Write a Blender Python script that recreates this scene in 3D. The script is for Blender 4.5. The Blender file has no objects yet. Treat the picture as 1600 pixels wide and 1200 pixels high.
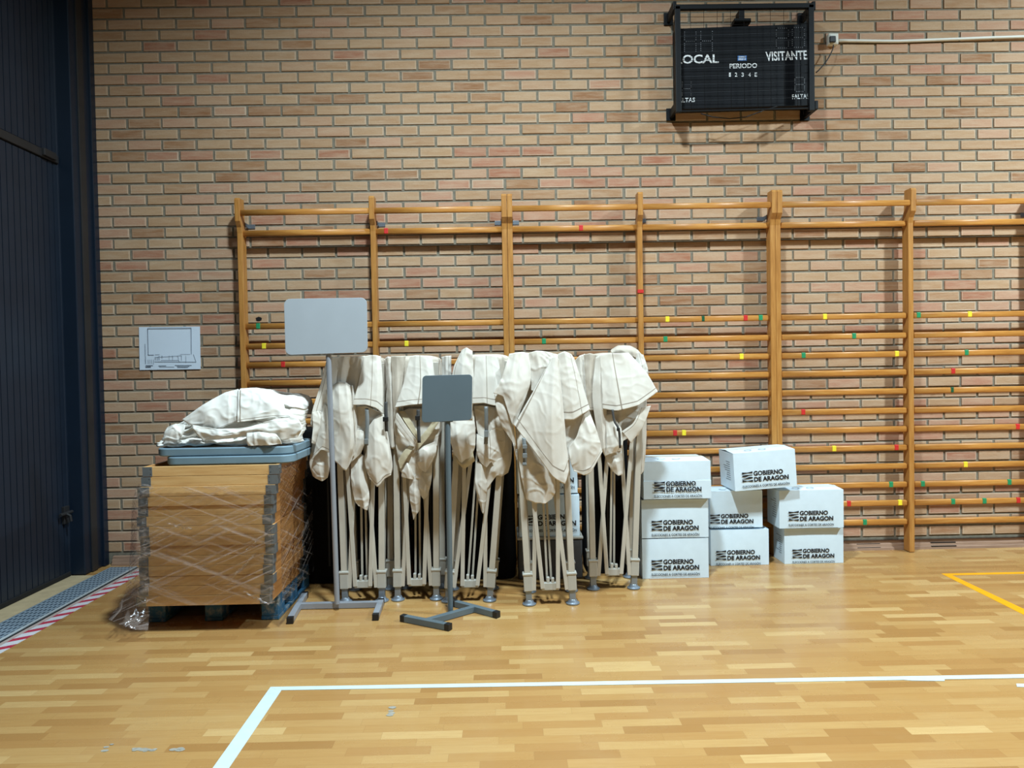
import bpy, bmesh, math, random
import numpy as np
from mathutils import Vector, Matrix, noise
random.seed(7)
scene = bpy.context.scene
col = scene.collection
PI = math.pi

# ------------------------------------------------------------------ camera
D, H, F = 5.2537, 1.40, 1109.0
yaw, pitch, roll = math.radians(.665), math.radians(1.277), math.radians(1.006)
fw = Vector((math.sin(yaw)*math.cos(pitch), math.cos(yaw)*math.cos(pitch), -math.sin(pitch)))
rt = Vector((math.cos(yaw), -math.sin(yaw), 0))
up = rt.cross(fw)
R_ = math.cos(roll)*rt - math.sin(roll)*up
U_ = math.sin(roll)*rt + math.cos(roll)*up
EYE = Vector((0, -D, H))
cam_d = bpy.data.cameras.new('camera')
cam = bpy.data.objects.new('camera', cam_d); col.objects.link(cam)
cam_d.sensor_width = 36; cam_d.lens = F/1600*36; cam_d.clip_start = .05
cam.matrix_world = Matrix(((R_.x, U_.x, -fw.x, EYE.x), (R_.y, U_.y, -fw.y, EYE.y), (R_.z, U_.z, -fw.z, EYE.z), (0, 0, 0, 1)))
scene.camera = cam

def ray(px, py): return fw + R_*((px-800)/F) + U_*((600-py)/F)
def at(px, py, y):
    "point of the place seen at a photo position, at depth y (the wall is y = 0)"
    d = ray(px, py); return EYE + d*((y+D)/d.y)
def on(px, py, z=0.0):
    "point of the place seen at a photo position, at height z"
    d = ray(px, py); return EYE + d*((z-H)/d.z)

# ------------------------------------------------------------------ materials
def s2l(c):
    c = c/255
    return c/12.92 if c <= .04045 else ((c+.055)/1.055)**2.4
def rgb(r, g, b): return (s2l(r), s2l(g), s2l(b), 1)

class NT:
    def __init__(s, name):
        s.m = bpy.data.materials.new(name); s.m.use_nodes = True
        s.t = s.m.node_tree; s.n = s.t.nodes; s.b = s.n['Principled BSDF']; s.out = s.n['Material Output']
    def new(s, typ, **kw):
        n = s.n.new(typ)
        for k, v in kw.items():
            if k.startswith('i_'):
                key = k[2:]; key = int(key) if key.isdigit() else key.replace('_', ' ')
                if hasattr(v, 'is_linked') or isinstance(v, bpy.types.NodeSocket): s.t.links.new(v, n.inputs[key])
                else: n.inputs[key].default_value = v
            else: setattr(n, k, v)
        return n
    def link(s, a, b): s.t.links.new(a, b)
    def math(s, op, a, b=0.0, c=0.0):
        n = s.n.new('ShaderNodeMath'); n.operation = op
        for i, v in enumerate((a, b, c)):
            if isinstance(v, bpy.types.NodeSocket): s.t.links.new(v, n.inputs[i])
            else: n.inputs[i].default_value = v
        return n.outputs[0]
    def mix(s, fac, a, b, mode='MIX'):
        n = s.n.new('ShaderNodeMix'); n.data_type = 'RGBA'; n.blend_type = mode
        for k, v in ((0, fac), (6, a), (7, b)):
            if isinstance(v, bpy.types.NodeSocket): s.t.links.new(v, n.inputs[k])
            else: n.inputs[k].default_value = v
        return n.outputs[2]
    def ramp(s, fac, stops):
        n = s.n.new('ShaderNodeValToRGB'); e = n.color_ramp.elements
        while len(e) < len(stops): e.new(.5)
        for i, (p, c) in enumerate(stops): e[i].position = p; e[i].color = c
        s.link(fac, n.inputs[0]); return n.outputs[0]
    def noise(s, scale, detail=3, rough=.55, vec=None, stretch=None):
        n = s.n.new('ShaderNodeTexNoise'); n.inputs['Scale'].default_value = scale
        n.inputs['Detail'].default_value = detail; n.inputs['Roughness'].default_value = rough
        if vec is None: vec = s.obj()
        if stretch:
            mp = s.n.new('ShaderNodeMapping'); mp.inputs['Scale'].default_value = stretch
            s.link(vec, mp.inputs[0]); vec = mp.outputs[0]
        s.link(vec, n.inputs['Vector']); return n.outputs[0]
    def obj(s):
        if not hasattr(s, '_o'): s._o = s.n.new('ShaderNodeTexCoord').outputs['Object']
        return s._o
    def bump(s, h, strength=.3, dist=.01):
        n = s.n.new('ShaderNodeBump'); n.inputs['Strength'].default_value = strength; n.inputs['Distance'].default_value = dist
        s.link(h, n.inputs['Height']); s.link(n.outputs[0], s.b.inputs['Normal']); return n
    def set(s, color=None, rough=None, metal=None, spec=None):
        for k, v in (('Base Color', color), ('Roughness', rough), ('Metallic', metal), ('Specular IOR Level', spec)):
            if v is None: continue
            if isinstance(v, bpy.types.NodeSocket): s.link(v, s.b.inputs[k])
            else: s.b.inputs[k].default_value = v
        return s.m

def plain(name, c, rough=.5, metal=0.0, var=.12, scale=9, spec=.5, bump=0):
    t = NT(name)
    n = t.noise(scale, 4)
    dark = tuple(x*(1-var) for x in c[:3])+(1,); lite = tuple(min(1, x*(1+var)) for x in c[:3])+(1,)
    t.set(t.ramp(n, [(.3, dark), (.7, lite)]), rough, metal, spec)
    if bump: t.bump(t.noise(scale*12, 3), bump, .003)
    return t.m

def mat_brick():
    t = NT('brick_clay')
    a = t.new('ShaderNodeAttribute', attribute_name='tone')
    base = t.ramp(a.outputs['Fac'], [(0, rgb(152, 108, 76)), (.18, rgb(172, 132, 98)), (.4, rgb(182, 146, 112)), (.62, rgb(188, 155, 122)), (.8, rgb(190, 148, 122)), (.93, rgb(186, 134, 110)), (1, rgb(168, 112, 88))])
    streak = t.noise(5, 5, .65, None, (1, 1, 7))
    c1 = t.mix(t.math('MULTIPLY', t.ramp(streak, [(.38, (0, 0, 0, 1)), (.72, (1, 1, 1, 1))]), .55), base, rgb(208, 184, 158))
    eg = t.new('ShaderNodeAttribute', attribute_name='edge')
    c1 = t.mix(t.math('MULTIPLY', eg.outputs['Fac'], t.math('MULTIPLY', t.noise(14, 4), 1.1)), c1, rgb(212, 194, 172))
    fine = t.noise(45, 4, .7, None, (1, 1, 3))
    c2 = t.mix(t.math('MULTIPLY', t.ramp(fine, [(.55, (0, 0, 0, 1)), (.75, (1, 1, 1, 1))]), .3), c1, rgb(148, 108, 80))
    big = t.noise(1.1, 2)
    c3 = t.mix(t.math('MULTIPLY', big, .22), c2, rgb(150, 112, 76))
    t.set(c3, .86, 0, .25)
    t.bump(t.noise(60, 5, .7, None, (1, 1, 2.5)), .5, .004)
    return t.m

def mat_mortar():
    t = NT('mortar')
    t.set(t.ramp(t.noise(30, 4), [(.3, rgb(120, 114, 101)), (.7, rgb(142, 135, 120))]), .95, 0, .1)
    t.bump(t.noise(120, 3), .4, .003)
    return t.m

def mat_floor():
    t = NT('parquet')
    sep = t.new('ShaderNodeSeparateXYZ'); t.link(t.obj(), sep.inputs[0])
    w, L = .055, .31
    yy = t.math('DIVIDE', sep.outputs[1], w)
    row = t.math('FLOOR', yy)
    wn = t.new('ShaderNodeTexWhiteNoise', noise_dimensions='1D'); t.link(row, wn.inputs['W'])
    xx = t.math('ADD', t.math('DIVIDE', sep.outputs[0], L), t.math('MULTIPLY', wn.outputs['Value'], 7.3))
    colm = t.math('FLOOR', xx)
    cb = t.new('ShaderNodeCombineXYZ'); t.link(colm, cb.inputs[0]); t.link(row, cb.inputs[1])
    w2 = t.new('ShaderNodeTexWhiteNoise', noise_dimensions='2D'); t.link(cb.outputs[0], w2.inputs['Vector'])
    tone = t.ramp(w2.outputs['Value'], [(0, rgb(156, 115, 66)), (.2, rgb(166, 124, 73)), (.45, rgb(172, 132, 79)), (.7, rgb(177, 138, 85)), (.9, rgb(183, 147, 94)), (1, rgb(196, 163, 110))])
    # grain, shifted per block
    off = t.new('ShaderNodeVectorMath', operation='MULTIPLY_ADD')
    t.link(w2.outputs['Color'], off.inputs[0]); off.inputs[1].default_value = (9, 9, 9); t.link(t.obj(), off.inputs[2])
    g = t.noise(7, 5, .6, off.outputs[0], (1, 14, 1))
    c = t.mix(t.math('MULTIPLY', t.ramp(g, [(.4, (0, 0, 0, 1)), (.75, (1, 1, 1, 1))]), .35), tone, rgb(160, 112, 62))
    # joints
    fy = t.math('FRACT', yy); fx = t.math('FRACT', xx)
    ey = t.math('MINIMUM', fy, t.math('SUBTRACT', 1, fy)); ex = t.math('MINIMUM', fx, t.math('SUBTRACT', 1, fx))
    j = t.math('MINIMUM', t.math('MULTIPLY', ey, w), t.math('MULTIPLY', ex, L))
    jm = t.math('LESS_THAN', j, .0007)
    # longer board ends every few rows, darker
    c = t.mix(t.math('MULTIPLY', jm, .3), c, rgb(112, 76, 42))
    scuff = t.noise(2.2, 6, .7)
    c = t.mix(t.math('MULTIPLY', t.ramp(scuff, [(.5, (0, 0, 0, 1)), (.8, (1, 1, 1, 1))]), .22), c, rgb(178, 150, 112))
    r = t.ramp(t.noise(3.5, 5, .65), [(.3, (.2, .2, .2, 1)), (.75, (.34, .34, .34, 1))])
    t.set(c, r, 0, .5)
    t.bump(t.math('SUBTRACT', t.math('MULTIPLY', t.noise(30, 3), .2), t.math('MULTIPLY', jm, .5)), .12, .002)
    return t.m

def mat_wood(name, dark, mid, lite, axis=0, rough=.35, scale=6):
    t = NT(name)
    st = [9, 9, 9]; st[axis] = .8
    info = t.new('ShaderNodeObjectInfo')
    off = t.new('ShaderNodeVectorMath', operation='ADD')
    cx = t.new('ShaderNodeCombineXYZ'); t.link(t.math('MULTIPLY', info.outputs['Random'], 37), cx.inputs[0]); t.link(t.math('MULTIPLY', info.outputs['Random'], 11), cx.inputs[1]); t.link(t.math('MULTIPLY', info.outputs['Random'], 23), cx.inputs[2])
    t.link(t.obj(), off.inputs[0]); t.link(cx.outputs[0], off.inputs[1])
    g = t.noise(scale, 5, .6, off.outputs[0], tuple(st))
    c = t.ramp(g, [(.25, dark), (.5, mid), (.78, lite)])
    f = t.noise(scale*7, 3, .6, off.outputs[0], tuple(st))
    c = t.mix(t.math('MULTIPLY', t.ramp(f, [(.5, (0, 0, 0, 1)), (.8, (1, 1, 1, 1))]), .25), c, dark)
    t.set(c, rough, 0, .5)
    t.bump(f, .08, .002)
    return t.m

def mat_fabric(name, c, stain, weave=.06):
    t = NT(name)
    n = t.noise(3.2, 6, .68)
    cc = t.mix(t.math('MULTIPLY', t.ramp(n, [(.5, (0, 0, 0, 1)), (.78, (1, 1, 1, 1))]), .5), c, stain)
    n2 = t.noise(24, 5, .7)
    cc = t.mix(t.math('MULTIPLY', t.ramp(n2, [(.55, (0, 0, 0, 1)), (.8, (1, 1, 1, 1))]), .22), cc, stain)
    t.set(cc, .72, 0, .3)
    t.bump(t.math('ADD', t.noise(18, 4, .55), t.math('MULTIPLY', t.noise(420, 2), .05)), weave, .010)
    return t.m

def mat_grate():
    t = NT('grate_steel')
    sep = t.new('ShaderNodeSeparateXYZ'); t.link(t.obj(), sep.inputs[0])
    fx = t.math('FRACT', t.math('DIVIDE', sep.outputs[0], .025)); fy = t.math('FRACT', t.math('DIVIDE', sep.outputs[1], .05))
    hole = t.math('MULTIPLY', t.math('GREATER_THAN', fx, .5), t.math('GREATER_THAN', fy, .38))
    c = t.mix(hole, rgb(150, 168, 184), rgb(62, 78, 94))
    t.set(c, .5, .35, .5)
    t.bump(t.math('SUBTRACT', 1, hole), .5, .004)
    return t.m

def mat_hazard():
    t = NT('hazard_stripes')
    sep = t.new('ShaderNodeSeparateXYZ'); t.link(t.obj(), sep.inputs[0])
    d = t.math('FRACT', t.math('DIVIDE', t.math('SUBTRACT', sep.outputs[1], t.math('MULTIPLY', sep.outputs[0], .7)), .125))
    m = t.math('GREATER_THAN', d, .58)
    n = t.noise(40, 4)
    c = t.mix(m, rgb(206, 206, 212), rgb(178, 52, 74))
    c = t.mix(t.math('MULTIPLY', t.ramp(n, [(.55, (0, 0, 0, 1)), (.8, (1, 1, 1, 1))]), .3), c, rgb(180, 160, 150))
    t.set(c, .45); return t.m

def mat_film():
    t = NT('stretch_film')
    n1 = t.noise(5, 5, .7, None, (1, 1, 1))
    def slant(deg, k):
        r_ = t.new('ShaderNodeMapping'); r_.inputs['Rotation'].default_value = (math.radians(deg), math.radians(deg), 0); t.link(t.obj(), r_.inputs[0])
        q_ = t.new('ShaderNodeMapping'); q_.inputs['Scale'].default_value = (.9, .9, k); t.link(r_.outputs[0], q_.inputs[0]); return q_
    mp, mp2 = slant(22, 30), slant(-20, 26)
    a = t.noise(2.2, 3, .5, mp.outputs[0]); b = t.noise(2.2, 3, .5, mp2.outputs[0])
    ridg = t.math('MAXIMUM', t.ramp(a, [(.54, (0, 0, 0, 1)), (.7, (1, 1, 1, 1))]), t.ramp(b, [(.55, (0, 0, 0, 1)), (.7, (1, 1, 1, 1))]))
    bump = t.new('ShaderNodeBump'); bump.inputs['Strength'].default_value = .9; bump.inputs['Distance'].default_value = .01
    t.link(t.math('ADD', t.math('ADD', a, b), t.math('MULTIPLY', n1, .8)), bump.inputs['Height'])
    gl = t.new('ShaderNodeBsdfGlossy'); gl.inputs['Roughness'].default_value = .12; gl.inputs['Color'].default_value = (.95, .95, 1, 1)
    t.link(bump.outputs[0], gl.inputs['Normal'])
    tr = t.new('ShaderNodeBsdfTransparent'); tr.inputs['Color'].default_value = (.992, .99, .988, 1)
    df = t.new('ShaderNodeBsdfDiffuse'); df.inputs['Color'].default_value = rgb(214, 196, 186); t.link(bump.outputs[0], df.inputs['Normal'])
    fr = t.new('ShaderNodeFresnel'); fr.inputs['IOR'].default_value = 1.45; t.link(bump.outputs[0], fr.inputs['Normal'])
    m1 = t.new('ShaderNodeMixShader'); t.link(t.math('MULTIPLY', ridg, .3), m1.inputs[0]); t.link(tr.outputs[0], m1.inputs[1]); t.link(df.outputs[0], m1.inputs[2])
    m2 = t.new('ShaderNodeMixShader'); t.link(t.math('MINIMUM', t.math('MULTIPLY', fr.outputs[0], 1.4), .5), m2.inputs[0]); t.link(m1.outputs[0], m2.inputs[1]); t.link(gl.outputs[0], m2.inputs[2])
    t.link(m2.outputs[0], t.out.inputs['Surface'])
    return t.m

def mat_pallet():
    t = NT('blue_painted_wood')
    n = t.noise(14, 5, .7)
    c = t.mix(t.ramp(n, [(.5, (0, 0, 0, 1)), (.66, (1, 1, 1, 1))]), rgb(46, 98, 132), rgb(150, 152, 146))
    t.set(c, .7); t.bump(t.noise(50, 4), .3, .004); return t.m

M = dict(
    brick=mat_brick(), mortar=mat_mortar(), floor=mat_floor(),
    bar=mat_wood('varnished_pine', rgb(168, 108, 46), rgb(196, 134, 64), rgb(214, 160, 88), 0, .38),
    post=mat_wood('varnished_pine_upright', rgb(158, 104, 48), rgb(184, 128, 64), rgb(202, 150, 84), 2, .4),
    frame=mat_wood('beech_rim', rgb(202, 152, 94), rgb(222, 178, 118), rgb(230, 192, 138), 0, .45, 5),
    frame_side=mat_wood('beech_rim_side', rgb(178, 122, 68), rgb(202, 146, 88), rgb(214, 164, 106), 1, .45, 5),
    skirt=mat_wood('skirting_tile', rgb(134, 106, 88), rgb(162, 132, 112), rgb(182, 152, 132), 0, .5, 4),
    canvas=mat_fabric('canvas', rgb(218, 212, 202), rgb(192, 178, 156)),
    canvas_old=mat_fabric('canvas_weathered', rgb(216, 212, 204), rgb(190, 176, 154)),
    canvas_heap=mat_fabric('canvas_bleached', rgb(236, 234, 228), rgb(204, 190, 166)),
    canvas_grey=mat_fabric('canvas_reinforced', rgb(196, 186, 172), rgb(168, 156, 138)),
    band=mat_fabric('canvas_band', rgb(188, 176, 148), rgb(160, 146, 116)),
    stitch=plain('stitching', rgb(150, 138, 124), .8),
    tube=plain('powder_coated_tube', rgb(196, 190, 178), .42, .15, .06),
    tube_d=plain('tent_fitting', rgb(186, 184, 176), .4, .2, .08),
    foot=plain('galvanised_foot', rgb(142, 152, 164), .4, .6, .12),
    black=plain('black_plastic', rgb(22, 22, 24), .5),
    strap=plain('strap_webbing', rgb(66, 66, 66), .8),
    buckle=plain('buckle_plastic', rgb(120, 124, 124), .4),
    card=plain('white_cardboard', rgb(216, 232, 243), .75, 0, .03, 14, .3, .05),
    ink=plain('black_print', rgb(22, 24, 32), .6),
    greyink=plain('grey_print', rgb(110, 114, 124), .7),
    brown_tape=plain('parcel_tape', rgb(196, 186, 162), .3),
    navy=plain('navy_paint', rgb(26, 36, 50), .45, 0, .12, 5),
    navy_dk=plain('navy_post_paint', rgb(17, 31, 47), .42, 0, .08, 5),
    bronze=plain('dark_rail', rgb(38, 38, 40), .5, 0, .15, 7),
    rubber=plain('black_rubber', rgb(20, 20, 22), .8),
    sill=plain('threshold_stone', rgb(186, 168, 134), .6, 0, .12, 12),
    pink=plain('channel_edge', rgb(176, 158, 152), .6, 0, .1, 12),
    grate=mat_grate(), hazard=mat_hazard(), film=mat_film(), pallet=mat_pallet(),
    alu=plain('bright_channel_rim', rgb(196, 206, 212), .4, .3, .1),
    white_tape=plain('white_floor_tape', rgb(194, 208, 212), .45, 0, .04, 20),
    yellow_line=plain('yellow_floor_paint', rgb(232, 160, 16), .4, 0, .05, 20),
    glue=plain('glue_residue', rgb(150, 146, 136), .7, 0, .2, 60),
    steel=plain('grey_steel_corner', rgb(128, 134, 138), .45, .5, .12, 12),
    tray=plain('grey_blue_plastic', rgb(116, 140, 154), .5, 0, .06, 8),
    sign_l=plain('light_grey_panel', rgb(168, 176, 184), .45, 0, .03, 6),
    sign_d=plain('slate_grey_panel', rgb(92, 106, 114), .42, 0, .03, 6),
    pole_l=plain('light_grey_pole', rgb(150, 154, 162), .4, .2, .05),
    pole_d=plain('slate_grey_pole', rgb(98, 112, 120), .4, .2, .05),
    sb_black=plain('scoreboard_steel', rgb(11, 13, 17), .5, 0, .15, 9, .25),
    sb_face=plain('scoreboard_face', rgb(8, 10, 16), .5, 0, .25, 6, .2),
    sb_line=plain('scoreboard_seam', rgb(24, 28, 36), .5), wire=plain('guard_wire', rgb(14, 15, 18), .6, 0, .1, 9, .2),
    sb_text=plain('white_lettering', rgb(226, 228, 230), .55),
    sb_dot=plain('unlit_dots', rgb(136, 138, 144), .5),
    sb_blue=plain('blue_badge', rgb(58, 110, 176), .5),
    pvc=plain('white_pvc', rgb(220, 218, 208), .5, 0, .04),
    paper=plain('paper', rgb(214, 226, 240), .8, 0, .02),
    line=plain('printed_line', rgb(96, 108, 124), .8),
    bracket=plain('zinc_bracket', rgb(120, 126, 134), .4, .5),
    t_red=plain('red_tape', rgb(206, 44, 40), .5), t_green=plain('green_tape', rgb(34, 142, 92), .5),
    t_dgreen=plain('dark_green_tape', rgb(18, 84, 52), .5), t_yellow=plain('yellow_tape', rgb(246, 222, 52), .5),
    bag=plain('added_bag_black', rgb(16, 16, 18), .85, 0, .15, 9, .15),  # for the added bags, black to darken the gap behind the tents
    crate=plain('box_shade_grey', rgb(74, 74, 76), .5, 0, .1),  # dark grey holds the shade on a white box
)

# ------------------------------------------------------------------ object helpers
def tag(o, label=None, cat=None, group=None, kind=None):
    for k, v in (('label', label), ('category', cat), ('group', group), ('kind', kind)):
        if v: o[k] = v
    return o
def thing(name, label, cat, loc, group=None):
    o = bpy.data.objects.new(name, None); col.objects.link(o); o.location = loc; o.empty_display_size = .1
    return tag(o, label, cat, group)
def root_loc(o):
    v = Vector((0, 0, 0))
    while o is not None: v = v + Vector(o.location); o = o.parent
    return v

class MB:
    "mesh gathered in world coordinates"
    def __init__(s): s.v = []; s.f = []; s.mi = []; s.tone = []
    def add(s, vs, fs, mi=0):
        b = len(s.v); s.v += [Vector(p) for p in vs]; s.f += [tuple(b+i for i in f) for f in fs]; s.mi += [mi]*len(fs); return s
    def hexa(s, c8, mi=0):
        return s.add(c8, [(0, 3, 2, 1), (4, 5, 6, 7), (0, 1, 5, 4), (1, 2, 6, 5), (2, 3, 7, 6), (3, 0, 4, 7)], mi)
    def box(s, x0, x1, y0, y1, z0, z1, mi=0):
        return s.hexa([(x0, y0, z0), (x1, y0, z0), (x1, y1, z0), (x0, y1, z0), (x0, y0, z1), (x1, y0, z1), (x1, y1, z1), (x0, y1, z1)], mi)
    def bar(s, p0, p1, wx, wy, mi=0, side=None):
        "rectangular bar from p0 to p1; wx along the side direction"
        p0, p1 = Vector(p0), Vector(p1); d = (p1-p0).normalized()
        sd = Vector(side) if side else Vector((1, 0, 0))
        a = (sd - d*sd.dot(d)).normalized(); b = d.cross(a)
        q = [(-1, -1), (1, -1), (1, 1), (-1, 1)]
        return s.hexa([p0+a*(wx/2*i)+b*(wy/2*j) for i, j in q]+[p1+a*(wx/2*i)+b*(wy/2*j) for i, j in q], mi)
    def tube(s, pts, r, n=10, cap=True, mi=0):
        pts = [Vector(p) for p in pts]; rs = r if isinstance(r, (list, tuple)) else [r]*len(pts)
        b = len(s.v); prev = None
        for i, p in enumerate(pts):
            d = (pts[min(i+1, len(pts)-1)]-pts[max(i-1, 0)]).normalized()
            ref = Vector((0, 0, 1)) if abs(d.z) < .9 else Vector((1, 0, 0))
            a = (ref-d*ref.dot(d)).normalized() if prev is None else (prev-d*prev.dot(d)).normalized()
            prev = a; c = d.cross(a)
            s.v += [p+a*(rs[i]*math.cos(2*PI*k/n))+c*(rs[i]*math.sin(2*PI*k/n)) for k in range(n)]
        for i in range(len(pts)-1):
            for k in range(n):
                s.f.append((b+i*n+k, b+i*n+(k+1) % n, b+(i+1)*n+(k+1) % n, b+(i+1)*n+k)); s.mi.append(mi)
        if cap:
            s.f.append(tuple(b+k for k in reversed(range(n)))); s.f.append(tuple(b+(len(pts)-1)*n+k for k in range(n))); s.mi += [mi, mi]
        return s
    def prism(s, poly, vec, mi=0):
        "planar polygon pushed along vec"
        n = len(poly); vec = Vector(vec)
        vs = [Vector(p) for p in poly]+[Vector(p)+vec for p in poly]
        return s.add(vs, [tuple(reversed(range(n))), tuple(range(n, 2*n))]+[(i, (i+1) % n, n+(i+1) % n, n+i) for i in range(n)], mi)
    def grid(s, P, mi=None):
        nu, nv = len(P), len(P[0]); b = len(s.v)
        for c in P: s.v += [Vector(p) for p in c]
        for i in range(nu-1):
            for j in range(nv-1):
                s.f.append((b+i*nv+j, b+i*nv+j+1, b+(i+1)*nv+j+1, b+(i+1)*nv+j)); s.mi.append(mi(i, j) if mi else 0)
        return s
    def build(s, name, mats, parent=None, bevel=0, smooth=False, solid=0, seg=2):
        if not isinstance(mats, (list, tuple)): mats = [mats]
        off = root_loc(parent) if parent else (sum(s.v, Vector())/len(s.v) if s.v else Vector())
        me = bpy.data.meshes.new(name)
        me.from_pydata([tuple(p-off) for p in s.v], [], s.f)
        for m in mats: me.materials.append(m)
        me.polygons.foreach_set('material_index', s.mi)
        if smooth: me.polygons.foreach_set('use_smooth', [True]*len(me.polygons))
        bm = bmesh.new(); bm.from_mesh(me); bmesh.ops.recalc_face_normals(bm, faces=bm.faces); bm.to_mesh(me); bm.free()
        me.update()
        o = bpy.data.objects.new(name, me); col.objects.link(o)
        if parent: o.parent = parent
        else: o.location = off
        if solid:
            md = o.modifiers.new('thickness', 'SOLIDIFY'); md.thickness = solid; md.offset = 0
        if bevel:
            md = o.modifiers.new('edge', 'BEVEL'); md.width = bevel; md.segments = seg; md.limit_method = 'ANGLE'; md.angle_limit = math.radians(40); md.harden_normals = False
        return o

def rounded(x0, x1, z0, z1, r, n=6):
    "rounded rectangle outline, list of (x, z)"
    pts = []
    for cx, cz, a0 in ((x1-r, z1-r, 0), (x0+r, z1-r, 90), (x0+r, z0+r, 180), (x1-r, z0+r, 270)):
        for k in range(n+1):
            a = math.radians(a0+90*k/n); pts.append((cx+r*math.cos(a), cz+r*math.sin(a)))
    return pts

def text_mesh(body, bold=0.0):
    "lettering as flat polygons in the unit square (0..1, 0..1), with its width / height ratio"
    cu = bpy.data.curves.new('lettering', 'FONT'); cu.body = body; cu.size = 1; cu.offset = bold; cu.resolution_u = 3
    ob = bpy.data.objects.new('lettering', cu); col.objects.link(ob)
    bpy.context.view_layer.update()
    dg = bpy.context.evaluated_depsgraph_get()
    me = bpy.data.meshes.new_from_object(ob.evaluated_get(dg))
    vs = [v.co.copy() for v in me.vertices]; fs = [tuple(p.vertices) for p in me.polygons]
    bpy.data.objects.remove(ob); bpy.data.curves.remove(cu); bpy.data.meshes.remove(me)
    x0 = min(v.x for v in vs); x1 = max(v.x for v in vs); y0 = min(v.y for v in vs); y1 = max(v.y for v in vs)
    return [((v.x-x0)/(x1-x0), (v.y-y0)/(y1-y0)) for v in vs], fs
_tc = {}
def put_text(mb, body, org, ux, uz, bold=0.0, mi=0):
    "lay lettering in the parallelogram org + a*ux + b*uz"
    if (body, bold) not in _tc: _tc[(body, bold)] = text_mesh(body, bold)
    q, fs = _tc[(body, bold)]
    org, ux, uz = Vector(org), Vector(ux), Vector(uz)
    mb.add([org+ux*a+uz*b for a, b in q], fs, mi)

def cr(p, t):
    "Catmull-Rom through a list of vectors, t in 0..1"
    n = len(p)-1
    if n == 1: return p[0].lerp(p[1], t)
    x = min(max(t*n, 0), n-1e-9); i = int(x); f = x-i
    a = p[i-1] if i > 0 else p[0]*2-p[1]
    b, c = p[i], p[i+1]
    d = p[i+2] if i+2 <= n else p[n]*2-p[n-1]
    return .5*((2*b)+(c-a)*f+(2*a-5*b+4*c-d)*f*f+(3*b-a-3*c+d)*f**3)

# ================================================================== SETTING
wall_top, WX0, WX1 = 5.4, -3.4, 5.6
# --- floor
fl = MB().add([(-6, -11, 0), (7, -11, 0), (7, .25, 0), (-6, .25, 0)], [(0, 1, 2, 3)])
floor = fl.build('floor', M['floor']); floor.location = (0, 0, 0)
for v in floor.data.vertices: v.co = Vector(((-6, 7)[v.co.x > 0], (-11, .25)[v.co.y > 0], 0))
tag(floor, kind='structure')
# grey glue residue on the boards
for px, py, w, h in ((171, 1168, .022, .045), (222, 1171, .05, .012), (236, 1172, .03, .012), (278, 1171, .03, .012), (610, 1112, .012, .05)):
    g = MB(); c = on(px, py)
    for k in range(5):
        cx, cy = c.x+random.uniform(-w, w)*.7, c.y+random.uniform(-h, h)*.7
        r = .004+random.random()*.008
        g.add([(cx+r*1.6*math.cos(a*PI/4), cy+r*math.sin(a*PI/4), .0007+k*.00025) for a in range(8)], [tuple(range(8))])
    g.build('scuff_mark', M['glue'], floor)

# --- brick wall: every brick is real relief in one wall mesh
BL, BC, jnt, jv = .25, .0796, .0148, .0170
xk0, zrow0 = -2.7162, 3.0743          # a head joint and the middle of a course read off the wall
w = MB()
w.add([(WX0, .007, 0), (WX1, .007, 0), (WX1, .007, wall_top), (WX0, .007, wall_top)], [(0, 1, 2, 3)], 1)
tone = [0.0]; edge = [0.0]
rows = range(-28, 38)
for rI in rows:
    zc = zrow0-rI*BC
    z0, z1 = zc-BC/2+jnt/2, zc+BC/2-jnt/2
    if z0 < .05 or z1 > wall_top: continue
    for k in range(-4, 34):
        xs = xk0+(k+(.5 if rI % 2 else 0))*BL
        dx = random.gauss(0, .0012); dz = random.gauss(0, .0008)
        x0, x1 = xs+jv/2+dx, xs+BL-jv/2+dx
        if x0 < WX0 or x1 > WX1: continue
        yf = random.uniform(-.0015, .0015); b = .0022
        vs = [(x0, .01, z0+dz), (x1, .01, z0+dz), (x1, .01, z1+dz), (x0, .01, z1+dz),
              (x0, yf+b, z0+dz), (x1, yf+b, z0+dz), (x1, yf+b, z1+dz), (x0, yf+b, z1+dz),
              (x0+b, yf, z0+dz+b), (x1-b, yf, z0+dz+b), (x1-b, yf, z1+dz-b), (x0+b, yf, z1+dz-b),
              (x0+b*4, yf, z0+dz+b*3.4), (x1-b*4, yf, z0+dz+b*3.4), (x1-b*4, yf, z1+dz-b*3), (x0+b*4, yf, z1+dz-b*3)]
        fs = [(0, 1, 5, 4), (1, 2, 6, 5), (2, 3, 7, 6), (3, 0, 4, 7), (4, 5, 9, 8), (5, 6, 10, 9), (6, 7, 11, 10), (7, 4, 8, 11), (8, 9, 13, 12), (9, 10, 14, 13), (10, 11, 15, 14), (11, 8, 12, 15), (12, 13, 14, 15)]
        w.add(vs, fs, 0)
        tn = min(max(random.gauss(.55, .24)+.22*noise.noise((xs*.45, 3.3, zc*.9)), 0), 1)
        if random.random() < .06: tn = random.choice((.03, .97, .1))
        tone += [tn]*len(fs); eg = max(0, random.gauss(.45, .35)); edge += [.2]*4+[eg]*8+[0]
wb = w.build('wall_back', [M['brick'], M['mortar']])
a = wb.data.attributes.new('tone', 'FLOAT', 'FACE'); a.data.foreach_set('value', tone)
a = wb.data.attributes.new('edge', 'FLOAT', 'FACE'); a.data.foreach_set('value', edge)
tag(wb, kind='structure')

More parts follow.
